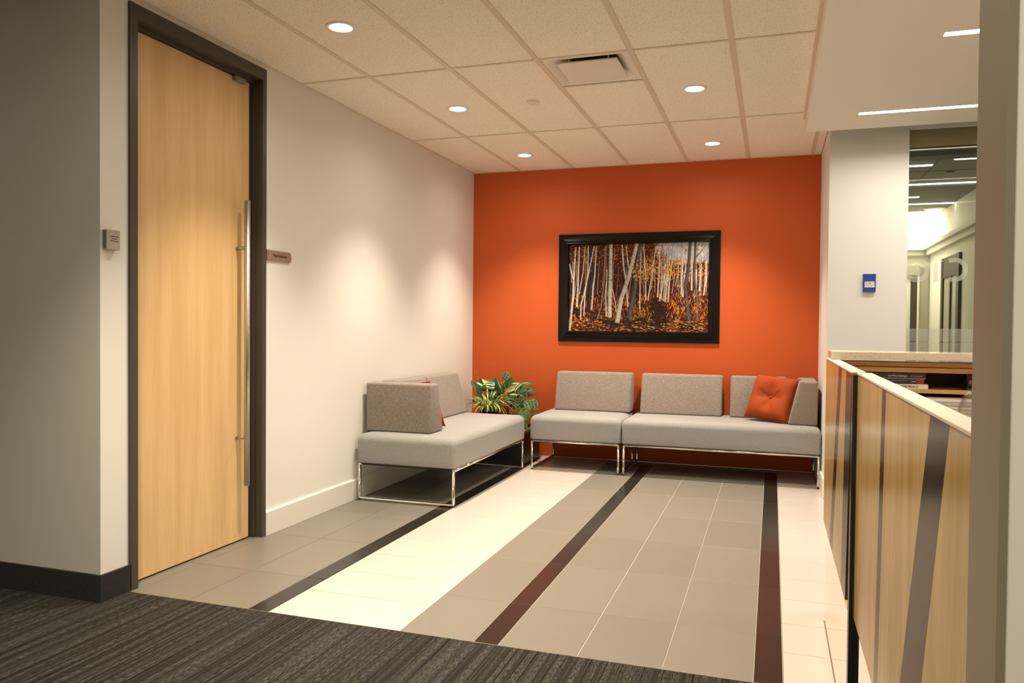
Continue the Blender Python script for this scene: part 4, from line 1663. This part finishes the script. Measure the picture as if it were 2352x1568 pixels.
# droplet inside the ring
bm = bmesh.new()
pts = []
for k in range(25):
    a = math.radians(150 + 240 * k / 24)
    pts.append((3.640 + 0.026 * math.cos(a), lz - 0.012 + 0.026 * math.sin(a)))
pts.append((3.640, lz + 0.045))
vv = [bm.verts.new((p[0], -1.0086, p[1])) for p in pts]
bm.faces.new(vv)
obj('etched_drop', bm, 'etched_glass', win)
bm = bmesh.new()
add_box(bm, (3.742, -1.0088, lz - 0.080), (3.772, -1.0084, lz + 0.055))
o = obj('etched_letter', bm, 'etched_glass', win)
obj('etched_letter', ring(3.756, lz + 0.040, 0.048, 0.020, 20, 150, 16), 'etched_glass', win)
obj('etched_letter', ring(3.868, lz, 0.082, 0.052, -120, 120, 30), 'etched_glass', win)

# header box and rail just inside the window
struct('trim_3', box((3.58, -0.93, 2.452), (6.1, -0.80, 2.566)), 'room_peach', 'peach toned header inside the interior window')
struct('trim_4', box((3.58, -0.945, 2.390), (6.1, -0.79, 2.451)), 'room_rail', 'dark rail below the header')

# ---- room beyond the window
FY, FXR = 4.30, 4.62
struct('floor_far_room', box((3.07, -0.95, -0.1), (6.2, 4.5, -0.001)), 'room_beige', 'floor of the room behind the window')
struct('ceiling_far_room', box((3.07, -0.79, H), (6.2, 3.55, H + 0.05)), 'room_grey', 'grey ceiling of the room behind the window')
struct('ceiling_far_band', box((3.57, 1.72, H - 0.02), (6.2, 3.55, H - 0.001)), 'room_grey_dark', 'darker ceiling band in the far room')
struct('ceiling_far_cove', box((3.07, 3.5, 3.0), (6.2, 4.5, 3.05)), 'room_cream', 'raised bright cove at the end of the far room')
struct('wall_far_cove', box((3.07, 3.50, H + 0.05), (6.2, 3.55, 3.0)), 'room_cream')
struct('wall_far', box((3.07, FY, 0), (6.2, FY + 0.1, 3.05)), 'room_cream', 'cream end wall of the far room')
struct('wall_far_left', box((3.42, 0.15, 0), (3.52, FY, 3.05)), 'room_cream', 'left wall of the far room')
struct('wall_far_right', box((FXR, 1.2, 0), (FXR + 0.1, FY, 2.62)), 'room_cream', 'right wall of the far room')
# crown ledges
bm = bmesh.new()
add_box(bm, (3.53, FY - 0.10, 2.215), (FXR, FY, 2.26))
add_box(bm, (3.53, FY - 0.06, 2.15), (FXR, FY, 2.214))
add_box(bm, (FXR - 0.10, 1.25, 2.215), (FXR - 0.0005, FY - 0.101, 2.26))
add_box(bm, (FXR - 0.06, 1.25, 2.15), (FXR - 0.0005, FY - 0.101, 2.214))
struct('trim_5', bm, 'room_cream', 'stepped crown ledge around the far room')
# glazed openings: end wall
e1 = empty('window_2', (4.45, FY, 0))
tag(e1, 'tall dark glazed opening in the end wall of the far room', kind='structure')
obj('pane', box((4.40, FY - 0.012, 0.05), (4.475, FY - 0.002, 1.86)), 'room_brown', e1)
obj('mullion', box((4.475, FY - 0.03, 0.0), (4.497, FY - 0.001, 1.90)), 'enamel_white', e1)
obj('side_pane', box((4.497, FY - 0.02, 0.0), (4.602, FY - 0.001, 2.00)), 'room_beige', e1)
obj('head', box((4.30, FY - 0.04, 1.90), (4.497, FY - 0.001, 2.02)), 'room_beige', e1)
e2 = empty('window_3', (FXR, 3.0, 0))
tag(e2, 'brown framed glazed opening in the right wall of the far room', kind='structure')
obj('frame_post', box((FXR - 0.03, 2.50, 0), (FXR - 0.001, 2.62, 2.03)), 'room_brown', e2)
obj('frame_post', box((FXR - 0.03, 3.34, 0), (FXR - 0.001, 3.44, 2.03)), 'room_brown', e2)
obj('pane', box((FXR - 0.012, 2.62, 0.0), (FXR - 0.002, 2.94, 1.80)), 'room_pane', e2)
obj('pane', box((FXR - 0.012, 2.98, 0.0), (FXR - 0.002, 3.34, 1.80)), 'room_beige', e2)
obj('mullion', box((FXR - 0.025, 2.94, 0.0), (FXR - 0.001, 2.98, 1.80)), 'room_rail', e2)
obj('head', box((FXR - 0.025, 2.62, 1.80), (FXR - 0.001, 3.34, 2.03)), 'room_brown', e2)

# lights in that ceiling
FL = [(4.14, 4.9, 0.46, 'first linear light beyond the window, high at the right'), (3.6, 4.01, 0.68, 'short linear light beyond the window at the left jamb'),
      (3.6, 5.6, 1.66, 'long linear light across the far room, above the darker band'), (4.63, 5.2, 2.29, 'short linear light in the dark band at the right'),
      (3.7, 4.17, 2.35, 'short linear light in the dark band at the left'), (3.6, 4.61, 2.87, 'linear light nearest the bright cove of the far room')]
for x0, x1, y, l in FL:
    zc = H - 0.0205 if y > 1.72 else H - 0.0005
    r = empty('linear_light', ((x0 + x1) / 2, y, zc))
    tag(r, l, 'ceiling light', 'linear lights in the far room')
    obj('diffuser', box((x0, y - 0.022, zc - 0.010), (x1, y + 0.022, zc - 0.004)), 'tube_glow_far', r)
    obj('housing', box((x0 - 0.005, y - 0.027, zc - 0.004), (x1 + 0.005, y + 0.027, zc)), 'enamel_white', r)
rl = empty('round_light', (4.50, 3.33, H - 0.0205))
tag(rl, 'round pale ceiling light near the cove of the far room', 'ceiling light')
obj('diffuser', lathe([(0.001, -0.012), (0.105, -0.012), (0.115, -0.004)], (4.50, 3.33, H - 0.0205), 32), 'can_white', rl)
obj('rim', lathe([(0.115, -0.005), (0.122, -0.005), (0.122, -0.0005)], (4.50, 3.33, H - 0.0205), 32), 'enamel_white', rl)
ss = obj('ceiling_sensor', lathe([(0.001, -0.008), (0.030, -0.008), (0.038, -0.0005)], (4.225, 1.075, H - 0.0005), 24), 'room_rail')
tag(ss, 'small dark round sensor on the far room ceiling', 'sensor')
for y in (0.15, 1.0):
    obj('grid_bar', box((3.6, y - 0.008, H - 0.003), (6.0, y + 0.008, H - 0.0005)), 'room_grey_dark', bpy.data.objects['ceiling_far_room'])
obj('grid_bar', box((4.02, -0.7, H - 0.003), (4.036, 1.7, H - 0.0005)), 'room_grey_dark', bpy.data.objects['ceiling_far_room'])
